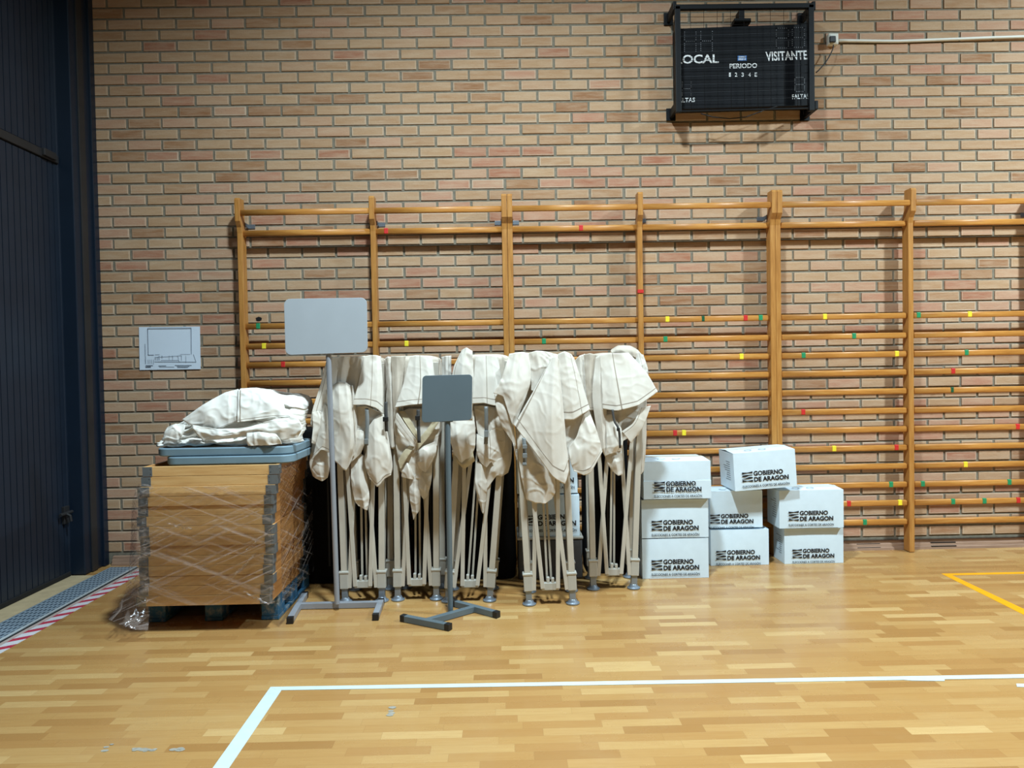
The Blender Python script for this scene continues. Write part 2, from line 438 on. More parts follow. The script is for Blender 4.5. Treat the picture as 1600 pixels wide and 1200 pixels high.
# --- skirting with vent slots
sk = MB()
prof = [(-.004, 0), (-.044, 0), (-.044, .018), (-.038, .0195), (-.038, .023), (-.034, .024), (-.034, .043), (-.028, .0445), (-.028, .048), (-.024, .049), (-.024, .064), (-.004, .068)]
sk.prism([(-2.9, y, z) for y, z in prof], (8.4, 0, 0))
skirt = sk.build('baseboard_back', M['skirt']); tag(skirt, kind='structure')
for z, y in ((.021, -.0388), (.046, -.0288)):
    c = at(1455, 850, -.04).x; d = at(1494, 850, -.04).x
    MB().box(c, d, y-.006, y, z-.0035, z+.0035).build('vent_slot', M['black'], skirt)
    c = at(1376, 850, -.04).x; d = at(1340, 850, -.04).x
    MB().box(d, c, y-.003, y, z-.002, z+.002).build('vent_slot', M['black'], skirt)

# --- hangar door on the left
dr = thing('door_1', None, None, (-3.06, -3, 0)); dr['kind'] = 'structure'
DX = -3.055
for z0, z1, nm in ((.035, 2.855, 'lower_leaf'), (2.925, 5.4, 'upper_leaf')):
    mb = MB(); y = -.285; pitch_ = .057
    mb.box(DX-.05, DX-.005, -8, y, z0, z1, 1)
    while y > -8:
        mb.box(DX-.02, DX, y-pitch_+.008, y, z0, z1); y -= pitch_
    mb.build(nm, [M['navy'], M['rubber']], dr)
MB().box(DX-.05, DX+.014, -8, -.285, 2.862, 2.918).build('rail', M['bronze'], dr, bevel=.006)
MB().box(DX-.04, DX+.01, -8, -.285, .004, .036).build('rubber_seal', M['rubber'], dr, bevel=.005)
c = at(67, 238, -.35); MB().box(DX, DX+.035, -.47, -.34, 2.87, 2.92).build('latch', M['bronze'], dr, bevel=.006)
hb = MB(); hb.box(DX, DX+.02, -.36, -.3, .38, .5); hb.tube([(DX+.03, -.42, .455), (DX+.03, -.29, .455)], .012); hb.tube([(DX+.03, -.36, .455), (DX+.06, -.36, .44), (DX+.065, -.36, .40)], .009)
hb.build('bolt', M['bronze'], dr, bevel=.002)
# navy corner post, with a flange and a lighter strip down its side
tp = thing('trim_1', None, None, (-3.03, -.13, 0)); tp['kind'] = 'structure'
MB().box(-3.13, -2.955, -.275, .004, .004, 5.4).build('post', M['navy_dk'], tp, bevel=.006)
MB().box(-2.957, -2.945, -.2, -.13, .004, 5.4).build('side_strip', M['bronze'], tp, bevel=.003)
MB().box(-2.957, -2.938, -.06, -.002, .004, 5.4).build('side_flange', M['navy_dk'], tp, bevel=.003)
MB().box(-3.075, -3.052, -.29, -.27, .004, 5.4).build('stop_bead', M['navy'], tp, bevel=.004)
# --- threshold strips under the door
for n, x0, x1, m, z in (('trim_2', -3.12, -2.885, 'sill', .003), ('trim_3', -2.672, -2.648, 'pink', .002)):
    tag(MB().box(x0, x1, -8, -.1 if n == 'trim_3' else -.28, -.02, z).build(n, M[m]), kind='structure')
gr = thing('floor_grate', 'blue-grey steel drain grate set in the floor along the navy door', 'grate', (-2.78, -3, 0))
MB().box(-2.883, -2.705, -8, -.09, .0005, .006).build('mesh_panel', M['grate'], gr)
MB().box(-2.705, -2.69, -8, -.09, .0005, .009).build('rim', M['alu'], gr, bevel=.002)
MB().box(-2.69, -2.673, -8, -.09, .0005, .002).build('rubber_joint', M['rubber'], gr)
ht = MB().box(-2.646, -2.574, -8, -.12, .0005, .0015).build('hazard_tape', M['hazard'])
tag(ht, 'red and white striped hazard tape stuck on the floor beside the grate', 'tape')

# --- floor lines
def strip(name, quad, m, label, cat, z=.0016, group=None):
    mb = MB(); mb.prism([(x, y, .0005) for x, y in quad], (0, 0, z-.0005))
    return tag(mb.build(name, M[m]), label, cat, group)
strip('floor_tape', [(-1.062, -2.113), (-1.062+.04, -2.148), (5, -2.232), (5, -2.194)], 'white_tape', 'long white tape line on the floor running parallel to the brick wall', 'tape')
strip('floor_tape', [(-1.062, -2.113), (-1.002, -2.15), (-.985, -4.6), (-1.042, -4.6)], 'white_tape', 'white tape line on the floor running from the corner towards the viewer', 'tape', .0012)
q = [on(1120, 1060.5), on(1272-0, 1058.5), on(1475, 1059), on(1476, 1063.5)]
strip('floor_tape', [(p.x, p.y) for p in (on(1370, 1059), on(1425, 1064), on(1476, 1064.5), on(1476, 1059.5))], 'white_tape', 'short loose white tape end overlapping the long floor line', 'tape', .0022)
strip('floor_tape', [(p.x, p.y) for p in (on(1588, 1068.5), on(1589, 1073.5), on(1640, 1075.5), on(1640, 1070.5))], 'white_tape', 'stub of white floor tape at the photo edge, in front of the long line', 'tape')
yl = MB()
yl.prism([(p[0], p[1], .0004) for p in ((2.853, -.651), (2.825, -1.431), (2.79, -3.2), (2.85, -3.2), (2.892, -1.342), (2.9, -.69))], (0, 0, .0006))
yl.prism([(p[0], p[1], .0004) for p in ((2.853, -.651), (2.9, -.69), (5, -.70), (5, -.655))], (0, 0, .0006))
tag(yl.build('court_line', M['yellow_line']), 'yellow painted court line with a corner on the wooden floor', 'court line')

# ================================================================== WALL BARS
RZ = [2.54, 2.402, 1.733, 1.589, 1.454, 1.321, 1.183, 1.041, .905, .769, .634, .498, .363, .224]
YF = -.118
def upright(x, w=.038):
    pf = [(-.046, .003), (YF-.008, .003), (YF-.008, 2.40), (YF-.016, 2.44), (YF-.046, 2.48), (YF-.05, 2.63), (YF-.04, 2.645), (-.075, 2.645), (-.07, 2.50), (-.046, 2.44)]
    return MB().prism([(x-w/2, y, z) for y, z in pf], (w, 0, 0))
def rung(x0, x1, z, y):
    hz, hy = .0212, .0122
    pts = []
    for k in range(16):
        a = 2*PI*k/16
        ca, sa = math.cos(a), math.sin(a)
        pts.append((y+hy*math.copysign(abs(ca)**.6, ca), z+hz*math.copysign(abs(sa)**.6, sa)))
    return MB().prism([(x0, a, b) for a, b in pts], (x1-x0, 0, 0))
# coloured tape marks: (bay, rung index, photo x, colour)
marks = [(0, 2, 403, 'green'), (0, 3, 412, 'yellow'), (0, 4, 442, 'red'), (1, 1, 603, 'red'), (1, 3, 635, 'yellow'), (2, 1, 908, 'red'), (2, 3, 850, 'green'),
         (3, 2, 1043, 'yellow'), (3, 2, 1099, 'dgreen'), (3, 2, 1165.5, 'red'), (3, 2, 1189, 'green'), (3, 3, 1040, 'green'), (3, 4, 1159, 'yellow'), (3, 8, 1055, 'red'), (3, 8, 1069, 'yellow'),
         (4, 2, 1289.5, 'yellow'), (4, 3, 1335, 'green'), (4, 4, 1256, 'green'), (4, 4, 1402, 'yellow'), (4, 7, 1255.5, 'red'), (4, 9, 1304, 'yellow'), (4, 9, 1401.5, 'red'), (4, 11, 1393, 'green'), (4, 12, 1327, 'red'), (4, 12, 1407, 'yellow'), (4, 13, 1352, 'green'),
         (5, 2, 1436, 'green'), (5, 2, 1516, 'yellow'), (5, 4, 1511, 'green'), (5, 5, 1490, 'red'), (5, 6, 1488.5, 'dgreen'), (5, 8, 1591, 'red'), (5, 10, 1509.5, 'yellow'), (5, 11, 1442.5, 'green'), (5, 11, 1578, 'green'), (5, 12, 1490, 'green'), (5, 12, 1539, 'green'), (5, 12, 1592, 'red')]
unit_labels = ['wooden wall bars on the brick wall behind the grey stands, nearest the navy door',
               'wooden wall bars behind the white boxes and the last folded tents',
               'wooden wall bars in full view right of the boxes, with many tape marks']
posts_x = [(-1.872, -.92, .024), (.064, 1.0, 1.962), (2.001, 2.966, 3.93)]
bay = 0
for ui, (px_, lab) in enumerate(zip(posts_x, unit_labels)):
    t = thing('wall_bars', lab, 'wall bars', (px_[1], -.06, 0), 'wooden wall bar units')
    for x in px_: upright(x).build('upright', M['post'], t, bevel=.004)
    for b in range(2):
        x0, x1 = px_[b]+.0192, px_[b+1]-.0192
        for ri, z in enumerate(RZ):
            y = YF-.03 if ri == 0 else YF+.018
            r = rung(x0, x1, z, y).build('rung', M['bar'], t, smooth=False, bevel=.0)
            for p in r.data.polygons: p.use_smooth = len(p.vertices) == 4
            for (mb_, mr, mx, mc) in marks:
                if mb_ == bay and mr == ri:
                    xm = at(mx, 500, y-.015).x
                    # keep the photo's slight lean out: use the x of the ray at that rung's height
                    for _ in range(3):
                        py = 500
                    d0, d1 = 300.0, 900.0
                    for _ in range(24):
                        mid = (d0+d1)/2
                        if at(mx, mid, y-.015).z > z: d0 = mid
                        else: d1 = mid
                    xm = at(mx, d0, y-.015).x
                    hw = .015 if mc in ('yellow', 'red', 'green') else .011
                    tm = MB().box(xm-hw, xm+hw, y-.0142, y+.004, z-.018, z+.0225)
                    o = tm.build('tape_mark', M['t_'+mc], r, bevel=.004)
                    o['label'] = {'red': 'red', 'green': 'green', 'dgreen': 'dark green', 'yellow': 'yellow'}[mc]+' tape mark'
        bay += 1
    for i, x in enumerate(px_):
        for sgn in ((1,) if i == 0 else (-1,) if i == 2 else (1,)):
            xx = x+sgn*.02; k = MB()
            k.box(min(xx, xx+sgn*.05), max(xx, xx+sgn*.05), -.006, .0, 2.455, 2.485); k.box(min(xx, xx+sgn*.004), max(xx, xx+sgn*.004), -.075, 0, 2.455, 2.485)
            k.build('bracket', M['bracket'], t, bevel=.001)
# red tape on the upright of the middle unit
pz = at(1001, 455, -.131); tt = [o for o in bpy.data.objects if o.name.startswith('wall_bars')][1]
uo = [c for c in tt.children if c.name.startswith('upright')][1]
o = MB().box(.979, 1.021, -.132, -.1, pz.z-.012, pz.z+.012).build('tape_mark', M['t_red'], uo); o['label'] = 'red tape mark'
# dark knot hole in the wall
c = at(404, 497, 0); k = MB()
for i in range(3):
    r = .022-.005*i; cx, cz = c.x+random.uniform(-.01, .01), c.z+random.uniform(-.008, .008)
    k.prism([(cx+r*math.cos(a*PI/5)*random.uniform(.7, 1.2), -.0022-.0004*i, cz+r*.7*math.sin(a*PI/5)) for a in range(10)], (0, .004, 0))
k.build('drill_hole', M['black'], wb)

# ================================================================== SCOREBOARD
sb = thing('scoreboard', 'black electronic scoreboard in a wire cage high on the brick wall', 'scoreboard', (1.75, -.12, 3.55))
yF = -.215
def P(px, py, y): return at(px, py, y)
fr = MB()
tl, tr, bl, br = P(1059, 11, yF), P(1268, 6, yF), P(1061, 176, yF), P(1267, 176, yF)
X0, X1 = tl.x, tr.x; ZT, ZB = 3.925, 3.175
X0 = P(1059, 90, yF).x; X1 = P(1267, 90, yF).x; ZT = P(1160, 9.5, yF).z; ZB = P(1160, 175, yF).z
for x in (X0, X1):
    MB().box(x-.019, x+.019, yF-.016, yF+.016, ZB, ZT).build('frame_post', M['sb_black'], sb, bevel=.003)
MB().box(X0-.02, X1+.02, yF-.016, yF+.016, ZT-.024, ZT+.01).build('frame_rail', M['sb_black'], sb, bevel=.003)
MB().tube([(X0, yF, ZB+.01), (X1, yF, ZB+.02)], .007).build('frame_rail', M['sb_black'], sb)
cg = MB()
nx = 10
for i in range(1, nx):
    x = X0+(X1-X0)*i/nx; cg.tube([(x, yF+.004, ZB+.012), (x, yF+.004, ZT-.02)], .0014, 5)
for i in range(1, 13):
    z = ZT-.012-i*.0575
    cg.tube([(X0, yF+.006, z), (X1, yF+.006, z+.004)], .0014, 5)
for x in (X0, X1):      # sides of the cage
    for y in (-.15, -.085): cg.tube([(x, y, ZB+.02), (x, y, ZT-.02)], .002, 5)
cg.build('wire_guard', M['wire'], sb, smooth=True)
for px, py in ((1049, 20), (1053, 172), (1262, 20), (1266, 172)):
    p = P(px, py, -.1); k = MB()
    k.box(p.x-.034, p.x+.034, -.012, 0, p.z-.045, p.z+.045); k.box(p.x-.012, p.x+.012, yF+.01, -.01, p.z-.03, p.z+.03)
    k.build('wall_bracket', M['sb_black'], sb, bevel=.003)
yB = -.12
bz = [P(1052, 44.5, yB), P(1266, 37, yB), P(1264, 166.5, yB), P(1052, 171, yB)]
cx0 = P(1030, 100, yB).x
disp = MB()
A = Vector((P(1055, 45, yB).x, yB, P(1060, 44.5, yB).z)); B = Vector((P(1272, 36, yB).x, yB, P(1270, 36.5, yB).z))
C = Vector((B.x, yB, P(1270, 165, yB).z)); E_ = Vector((A.x, yB, P(1060, 171, yB).z))
disp.prism([A, B, C, E_], (0, .085, 0))
face = disp.build('display_panel', M['sb_face'], sb, bevel=.004)
sm = MB()
for i in range(1, 10):
    f = i/10; a_ = A.lerp(E_, f); b_ = B.lerp(C, f)
    sm.bar(a_+Vector((.01, -.001, 0)), b_+Vector((-.01, -.001, 0)), .003, .0022, side=(0, 0, 1))
sm.build('panel_seams', M['sb_line'], face)
yT = yB-.0018
def sbtext(body, p0, p1, p3, nm='lettering', m='sb_text', bold=0.012, parent=face):
    "p0 lower left, p1 lower right, p3 upper left, photo positions on the display"
    a, b, c = P(*p0, yT), P(*p1, yT), P(*p3, yT); mb = MB()
    put_text(mb, body, a, b-a, c-a, bold); return mb.build(nm, M[m], parent)
sbtext('LOCAL', (1056.5, 100), (1123, 98.5), (1056.5, 86), bold=.02)
sbtext('VISITANTE', (1197, 95.5), (1262, 93), (1196, 81), bold=.02)
sbtext('PERIODO', (1140, 107), (1183, 106), (1140, 99.5), bold=.02)
for ch, px in zip('1234E', (1140, 1150, 1160.3, 1171, 1181)):
    sbtext(ch, (px-1.8 if ch != '1' else px-1, 119.8), (px+2, 119.7), (px-1.8 if ch != '1' else px-1, 113.6), bold=.015)
sbtext('FALTAS', (1056, 160.3), (1086, 159.3), (1056, 153.5), bold=.01)
sbtext('FALTAS', (1238, 155), (1264, 154), (1237.6, 147.5), bold=.01)
a, b, c = P(1152.5, 95, yT), P(1166.5, 94.7, yT), P(1152.5, 87.3, yT)
lg = MB(); lg.prism([a, b, b+(c-a), c], (0, -.001, 0)); lgo = lg.build('badge', M['sb_blue'], face)
mb = MB(); put_text(mb, 'SMS', a+(b-a)*.12+(c-a)*.52+Vector((0, -.0016, 0)), (b-a)*.76, (c-a)*.36, .02); put_text(mb, 'MINI', a+(b-a)*.12+(c-a)*.1+Vector((0, -.0016, 0)), (b-a)*.76, (c-a)*.32, .02)
mb.build('badge_lettering', M['sb_text'], lgo)
def seg(dots, a, b, n):
    for i in range(n+1): dots.append((a[0]+(b[0]-a[0])*i/n, a[1]+(b[1]-a[1])*i/n))
def digit(x0, y0, x1, y1, full=True):
    d = []; ym = (y0+y1)/2
    seg(d, (x0, y0), (x0, y1), 10); seg(d, (x1, y0), (x1, y1), 10); seg(d, (x0, ym), (x1, ym), 6)
    if full: seg(d, (x0, y0), (x1, y0), 6); seg(d, (x0, y1), (x1, y1), 6)
    m_ = MB()
    for q_ in d:
        p = P(q_[0], q_[1], yT); m_.add([p+Vector((.0028*math.cos(k*PI/3), 0, .0028*math.sin(k*PI/3))) for k in range(6)], [tuple(range(6))])
    m_.build('dotted_digit', M['sb_dot'], face)
digit(1069.5, 50, 1087.5, 80, False); digit(1095, 49, 1113, 79, False)
digit(1213, 44, 1232, 75); digit(1238, 43, 1257, 74); digit(1242, 121, 1257, 143); digit(1066, 128, 1080, 149, False)
pr = MB(); p = P(1157, 27, -.05)
pr.box(p.x-.02, p.x+.02, -.08, 0, p.z-.05, p.z+.04); pr.box(p.x-.06, p.x+.06, -.1, -.02, p.z-.06, p.z-.03)
pr.build('top_hanger', M['sb_black'], sb, bevel=.003)
cb = MB(); cb.tube([P(1095, 177.5, -.16), P(1115, 183, -.16), P(1140, 185.5, -.16), P(1165, 183, -.16), P(1195, 172, -.14), P(1215, 166, -.13)], .004, 6)
cb.build('loose_wire', M['black'], sb, smooth=True)

# --- socket, plug and lead, conduit
so = thing('wall_socket', 'small white square wall socket beside the scoreboard', 'socket', (2.467, -.02, 3.76))
p = at(1301.5, 61.5, -.03)
MB().box(p.x-.036, p.x+.036, -.042, 0, p.z-.04, p.z+.04).build('box', M['pvc'], so, bevel=.005)
MB().box(p.x-.028, p.x+.028, -.045, -.04, p.z-.032, p.z+.032).build('cover', M['pvc'], so, bevel=.002)
cv = thing('power_cord', 'black plug and lead hanging from the wall socket to the scoreboard', 'cable', (2.45, -.06, 3.7))
p = at(1301.5, 61, -.06); MB().box(p.x-.023, p.x+.023, -.062, -.0455, p.z-.022, p.z+.024).build('plug', M['black'], cv, bevel=.006)
k = MB(); pts = [at(1302, 70, -.06), at(1302, 73, -.062), at(1299, 82, -.07), at(1291, 96, -.075), at(1281, 108, -.08), at(1275, 113.5, -.08)]
k.tube([cr([Vector(q) for q in pts], i/24) for i in range(25)], .0042, 6); k.build('lead', M['black'], cv, smooth=True)
cd = MB(); pts = [at(1309.5, 63.5, -.014), at(1390, 64.5, -.012), at(1420, 64, -.012), at(1500, 61, -.012), at(1600, 57.5, -.012), at(1900, 50, -.012)]
cd.tube([cr(pts, i/30) for i in range(31)], .011, 10)
cdo = cd.build('conduit', M['pvc'], smooth=True)
tag(cdo, 'thin white conduit pipe running along the bricks from the wall socket', 'pipe')
bpy.context.view_layer.update()
# --- paper plan
pp = thing('floor_plan_sheet', 'white paper sheet with a printed floor plan taped to the bricks', 'paper sheet', (-2.45, -.004, 1.59))
q = [at(217, 511, -.004), at(312.5, 510.2, -.006), at(313.6, 576.8, -.009), at(218.2, 578.2, -.008)]
mb = MB(); mb.grid([[q[0].lerp(q[1], i/8).lerp(q[3].lerp(q[2], i/8), j/8)+Vector((0, -.0006*math.sin(i*.8)*math.sin(j*.5), 0)) for j in range(9)] for i in range(9)])
sheet = mb.build('sheet', M['paper'], pp, smooth=True)
ln = MB()
def pl(x, y):   # x, y in zoomed pixels of the sheet
    px, py = 200+x/10.9, 490+y/10.9; return at(px, py, -.0105)
def seg2(a, b, wd=.0022): ln.bar(pl(*a), pl(*b), wd, .0006, side=(0.3, 0, .95) if abs(a[1]-b[1]) < abs(a[0]-b[0]) else (1, 0, 0))
for a_, b_, w_ in (((335, 250), (1075, 245), .004), ((335, 250), (345, 705), .003), ((1075, 245), (1080, 690), .003), ((345, 705), (440, 705), .003), ((290, 515), (300, 840), .0025), ((450, 820), (1160, 825), .0025), ((1115, 695), (1160, 825), .002),
                   ((460, 700), (540, 695), .002), ((460, 745), (910, 715), .0018), ((560, 795), (860, 795), .0018), ((890, 690), (1060, 690), .0015), ((985, 715), (987, 840), .0015), ((760, 715), (762, 800), .0015), ((700, 715), (700, 800), .0015), ((580, 715), (580, 760), .003), ((465, 735), (465, 795), .003), ((500, 735), (500, 795), .003), ((530, 720), (530, 795), .003), ((910, 715), (910, 800), .002), ((845, 715), (870, 820), .0015),
                   ((295, 780), (300, 855), .003), ((340, 780), (345, 855), .0015), ((370, 780), (372, 855), .0015), ((400, 780), (402, 855), .0015), ((435, 780), (435, 860), .002), ((300, 885), (425, 885), .004), ((300, 910), (390, 908), .006), ((520, 890), (650, 888), .003), ((530, 908), (785, 910), .002), ((800, 882), (1085, 882), .003), ((830, 900), (1045, 900), .003), ((840, 918), (1020, 918), .003)):
    seg2(a_, b_, w_)
ln.build('printed_plan', M['line'], sheet)

# ================================================================== CARDBOARD BOXES
emb = []       # emblem: four dark wavy stripes, pinched where they cross
def stripe(x, s):
    xs = (x-.5)*2
    return {0: (.88+.02*xs, .098*(.3+.7*abs(xs)**1.2)), 1: (.63+.0*xs, .13*(.5-.42*xs)+.02), 2: (.375, .13*(.5+.42*xs)+.02), 3: (.12-.02*xs, .098*(.3+.7*abs(xs)**1.2))}[s]
def put_emblem(mb, org, ux, uz):
    n = 12
    for s in range(4):
        top, bot = [], []
        for i in range(n+1):
            x = i/n; c, h = stripe(x, s)
            if s in (1, 2):
                bend = .035*math.sin((x-.5)*PI*1.4)*(1 if s == 1 else 1); c += bend
                h = .026+.068*math.exp(-((x-(.3 if s == 1 else .7))/.28)**2)
            top.append(org+ux*x+uz*(c+h)); bot.append(org+ux*x+uz*(c-h))
        mb.add(bot+top, [(i, i+1, n+1+i+1, n+1+i) for i in range(n)])
def carton(label, org, ux, uy, uz, dims, logo, group='white election boxes', flap=False, side=True, top=True, bow=.004, closed=True):
    """org = front lower left corner; ux right, uy away, uz up (unit); dims w, d, h; logo = (x0, z0, width) on the front"""
    ux, uy, uz = Vector(ux).normalized(), Vector(uy).normalized(), Vector(uz).normalized(); org = Vector(org); w_, d_, h_ = dims
    t = thing('cardboard_box', label, 'box', org+ux*w_/2+uy*d_/2, group)
    n = 8; mb = MB()
    def pt(a, b, c):   # slightly bowed walls
        k = bow*math.sin(a*PI)*math.sin(c*PI)
        return org+ux*(w_*a)+uy*(d_*b)+uz*(h_*c)+(uy*(-k) if b == 0 else uy*k if b == 1 else Vector())
    for b in (0, 1): mb.grid([[pt(i/n, b, j/n) for j in range(n+1)] for i in range(n+1)])
    for a_ in (0, 1): mb.grid([[pt(a_, i/n, j/n) for j in range(n+1)] for i in range(n+1)])
    mb.grid([[pt(i/n, j/n, 0) for j in range(n+1)] for i in range(n+1)])
    mb.grid([[pt(i/n, j/n, 1)-uz*.006 for j in range(n+1)] for i in range(n+1)])
    body = mb.build('box_body', M['card'], t, smooth=False)
    bm = bmesh.new(); bm.from_mesh(body.data); bmesh.ops.remove_doubles(bm, verts=bm.verts, dist=.0004); bmesh.ops.recalc_face_normals(bm, faces=bm.faces); bm.to_mesh(body.data); bm.free()
    if top:
        for s in (0, 1):
            f = MB(); e = .02*random.random()
            y0, y1 = (0, d_*.492) if s == 0 else (d_*.508, d_)
            lift0, lift1 = (0.001, .006+e*.3) if s == 0 else (.006+e*.3, .001)
            c8 = [org+ux*.002+uy*y0+uz*(h_-.003+lift0), org+ux*(w_-.002)+uy*y0+uz*(h_-.003+lift0), org+ux*(w_-.002)+uy*y1+uz*(h_-.003+lift1), org+ux*.002+uy*y1+uz*(h_-.003+lift1)]
            f.hexa(c8+[c+uz*.004 for c in c8]); f.build('top_flap', M['card'], t, bevel=.0012)
        f = MB(); c0 = org+uy*(d_*.46)+uz*(h_+.0085); f.hexa([c0, c0+ux*w_, c0+ux*w_+uy*.06*d_/.3, c0+uy*.06*d_/.3]+[q_+uz*.0006 for q_ in (c0, c0+ux*w_, c0+ux*w_+uy*.06*d_/.3, c0+uy*.06*d_/.3)])
        f.build('parcel_tape', M['brown_tape'], t)
        f = MB(); c0 = org+ux*(w_*.42)+uy*(d_*.25)+uz*(h_+.0075); r_ = .03
        for cxk in (-.05, .05):
            for k_ in range(20):
                if k_ % 10 < 7:
                    a1, a2 = 2*PI*k_/20, 2*PI*(k_+1)/20
                    f.add([c0+ux*(cxk+r_*math.cos(a1))+uy*(r_*math.sin(a1)), c0+ux*(cxk+r_*math.cos(a2))+uy*(r_*math.sin(a2)), c0+ux*(cxk+.75*r_*math.cos(a2))+uy*(.75*r_*math.sin(a2)), c0+ux*(cxk+.75*r_*math.cos(a1))+uy*(.75*r_*math.sin(a1))], [(0, 1, 2, 3)])
        c1 = c0+ux*.1+uy*.06
        f.add([c1, c1+ux*.13, c1+ux*.13+uy*.006, c1+uy*.006], [(0, 1, 2, 3)])
        f.build('top_print', M['greyink'], t)
    if flap:
        f = MB(); c0 = org-uy*.0035-ux*.002; hh = h_*.49
        f.hexa([c0, c0+ux*(w_+.004), c0+ux*(w_+.004)+uy*.003, c0+uy*.003]+[q_+uz*hh for q_ in (c0, c0+ux*(w_+.004), c0+ux*(w_+.004)+uy*.003, c0+uy*.003)])
        f.build('front_flap', M['card'], t, bevel=.001)
    if logo:
        lx, lz, lw = logo; lt = MB(); yo = -uy*(bow+.0012+(.004 if flap else 0)); u = lw
        o0 = org+ux*lx+uz*lz+yo
        put_emblem(lt, o0+uz*(.115*u), ux*(.225*u), uz*(.225*u))
        put_text(lt, 'GOBIERNO', o0+ux*(.245*u)+uz*(.24*u), ux*(.63*u), uz*(.1*u), .04)
        put_text(lt, 'DE ARAGON', o0+ux*(.25*u)+uz*(.115*u), ux*(.74*u), uz*(.1*u), .04)
        put_text(lt, 'ELECCIONES A CORTES DE ARAG\u00d3N', o0+uz*(.0*u), ux*(1.0*u), uz*(.064*u), .014)
        lt.build('printed_logo', M['ink'], t)
    if side:
        f = MB(); o0 = org-ux*.0012
        for r_ in range(9):
            ya, zz = .25*d_, h_*(.25+.06*r_)
            ln_ = d_*random.uniform(.15, .5)
            f.add([o0+uy*ya+uz*zz, o0+uy*(ya+ln_)+uz*zz, o0+uy*(ya+ln_)+uz*(zz+.004), o0+uy*ya+uz*(zz+.004)], [(0, 1, 2, 3)])
        f.build('side_print', M['greyink'], t)
    return t
def carton_px(label, bl, y, w_, d_, h_, z, yawd=0, logo=None, **kw):
    a_ = math.radians(yawd)
    p = at(bl[0], bl[1], y)
    return carton(label, (p.x, y, z), (math.cos(a_), math.sin(a_), 0), (-math.sin(a_), math.cos(a_), 0), (0, 0, 1), (w_, d_, h_), logo, **kw)
def logo_at(px, py, bx, y, bz, wpx):
    p = at(px, py, y); return (p.x-bx, p.z-bz, wpx*(y+D)/F)
A1 = at(1004, 905, -.63).x
carton_px('bottom white box of the three-high stack next to the folded tents', (1004, 905), -.63, .437, .30, .262, .001, 0, logo_at(1018, 900, A1, -.63, 0, 76), top=False)
A2 = at(1003, 841, -.63).x
carton_px('middle white box of the three-high stack next to the folded tents', (1003, 841), -.63, .439, .30, .252, .2685, 0, logo_at(1018, 838, A2, -.63, .2685, 75), top=False)
A3 = at(1006, 780, -.66).x
carton_px('dented top white box of the three-high stack, with a seam across its front', (1006, 780), -.66, .438, .34, .244, .53, 0, logo_at(1022, 777.5, A3, -.66, .53, 75), flap=True)
B1 = at(1112, 886, -.36).x
carton_px('white box on the floor under the tilted box, bottom of the two-high middle stack', (1111, 886), -.36, .405, .205, .25, .001, 0, logo_at(1120, 883.5, B1, -.36, 0, 70), top=False)
B2 = at(1111, 826, -.34).x
carton_px('white box second up in the middle stack, carrying the tilted box', (1110, 826), -.34, .366, .20, .256, .26, 0, logo_at(1110.5, 826.5, B2, -.34, .26, 69))
C1 = at(1226, 883, -.36).x
carton_px('white box on the floor at the wall-bar end, bottom of the far right stack', (1226, 883), -.355, .413, .20, .247, .001, 0, logo_at(1238, 880.5, C1, -.36, 0, 67), top=False)
C2 = at(1218, 824.5, -.37).x
carton_px('white box on top of the far right stack, beside the bare wall bars', (1218, 824.5), -.385, .447, .225, .262, .2575, 0, logo_at(1232, 821.5, C2, -.37, .2575, 71))
# the tilted box bridging the two stacks
a_ = math.radians(-3.2); bl_ = Vector(at(1149, 770, -.45)); ux = Vector((math.cos(a_), .03, -math.sin(a_))).normalized(); uz = Vector((math.sin(a_), 0, math.cos(a_))); uy = uz.cross(ux)
bl_.z = max(bl_.z, .534)
carton('tilted white box lying across the middle and right box stacks', bl_, ux, uy, uz, (.43, .29, .256), (.052, .018, .325))
# half hidden boxes behind the tents
bd = at(806, 870, -.8).x
t = thing('shade_grey_box', 'box on the floor with its shade put in as dark grey, behind the fourth folded tent', 'crate', (.28, -.46, 0))  # white box, its shade put into the dark grey colour
MB().box(.075, .50, -.6, -.28, .002, .265).build('lower_box_body', M['crate'], t, bevel=.012)
MB().box(.07, .506, -.606, -.274, .265, .284).build('lower_box_lid', M['tube_d'], t, bevel=.006)
carton('shaded white box on the dark grey box, lower one behind the tent poles', (.085, -.59, .2855), (1, 0, 0), (0, 1, 0), (0, 0, 1), (.40, .30, .27), (.04, .03, .34), side=False)
carton('shaded white box on the dark grey box, upper one behind the tent poles', (.075, -.585, .569), (1, 0, 0), (0, 1, 0), (0, 0, 1), (.40, .30, .26), (.04, .03, .34), side=False)

# ================================================================== PALLET, FRAMES, TRAYS
pa = thing('pallet', 'blue painted wooden pallet on the floor under the stacked frames', 'pallet', (-1.66, -.9, 0))
PX0, PX1, PY0, PY1 = -2.03, -1.295, -1.255, -.62
for y in np.linspace(PY0+.05, PY1-.05, 5): MB().box(PX0, PX1, y-.048, y+.048, .122, .144).build('deck_board', M['pallet'], pa, bevel=.003)
for x in (PX0+.05, (PX0+PX1)/2, PX1-.05):
    MB().box(x-.05, x+.05, PY0, PY1, .1, .1215).build('stringer_board', M['pallet'], pa, bevel=.003)
    MB().box(x-.05, x+.05, PY0, PY1, .002, .022).build('bottom_board', M['pallet'], pa, bevel=.003)
    for y in (PY0+.06, (PY0+PY1)/2, PY1-.06): MB().box(x-.048, x+.048, y-.06, y+.06, .0225, .0995).build('block', M['pallet'], pa, bevel=.004)

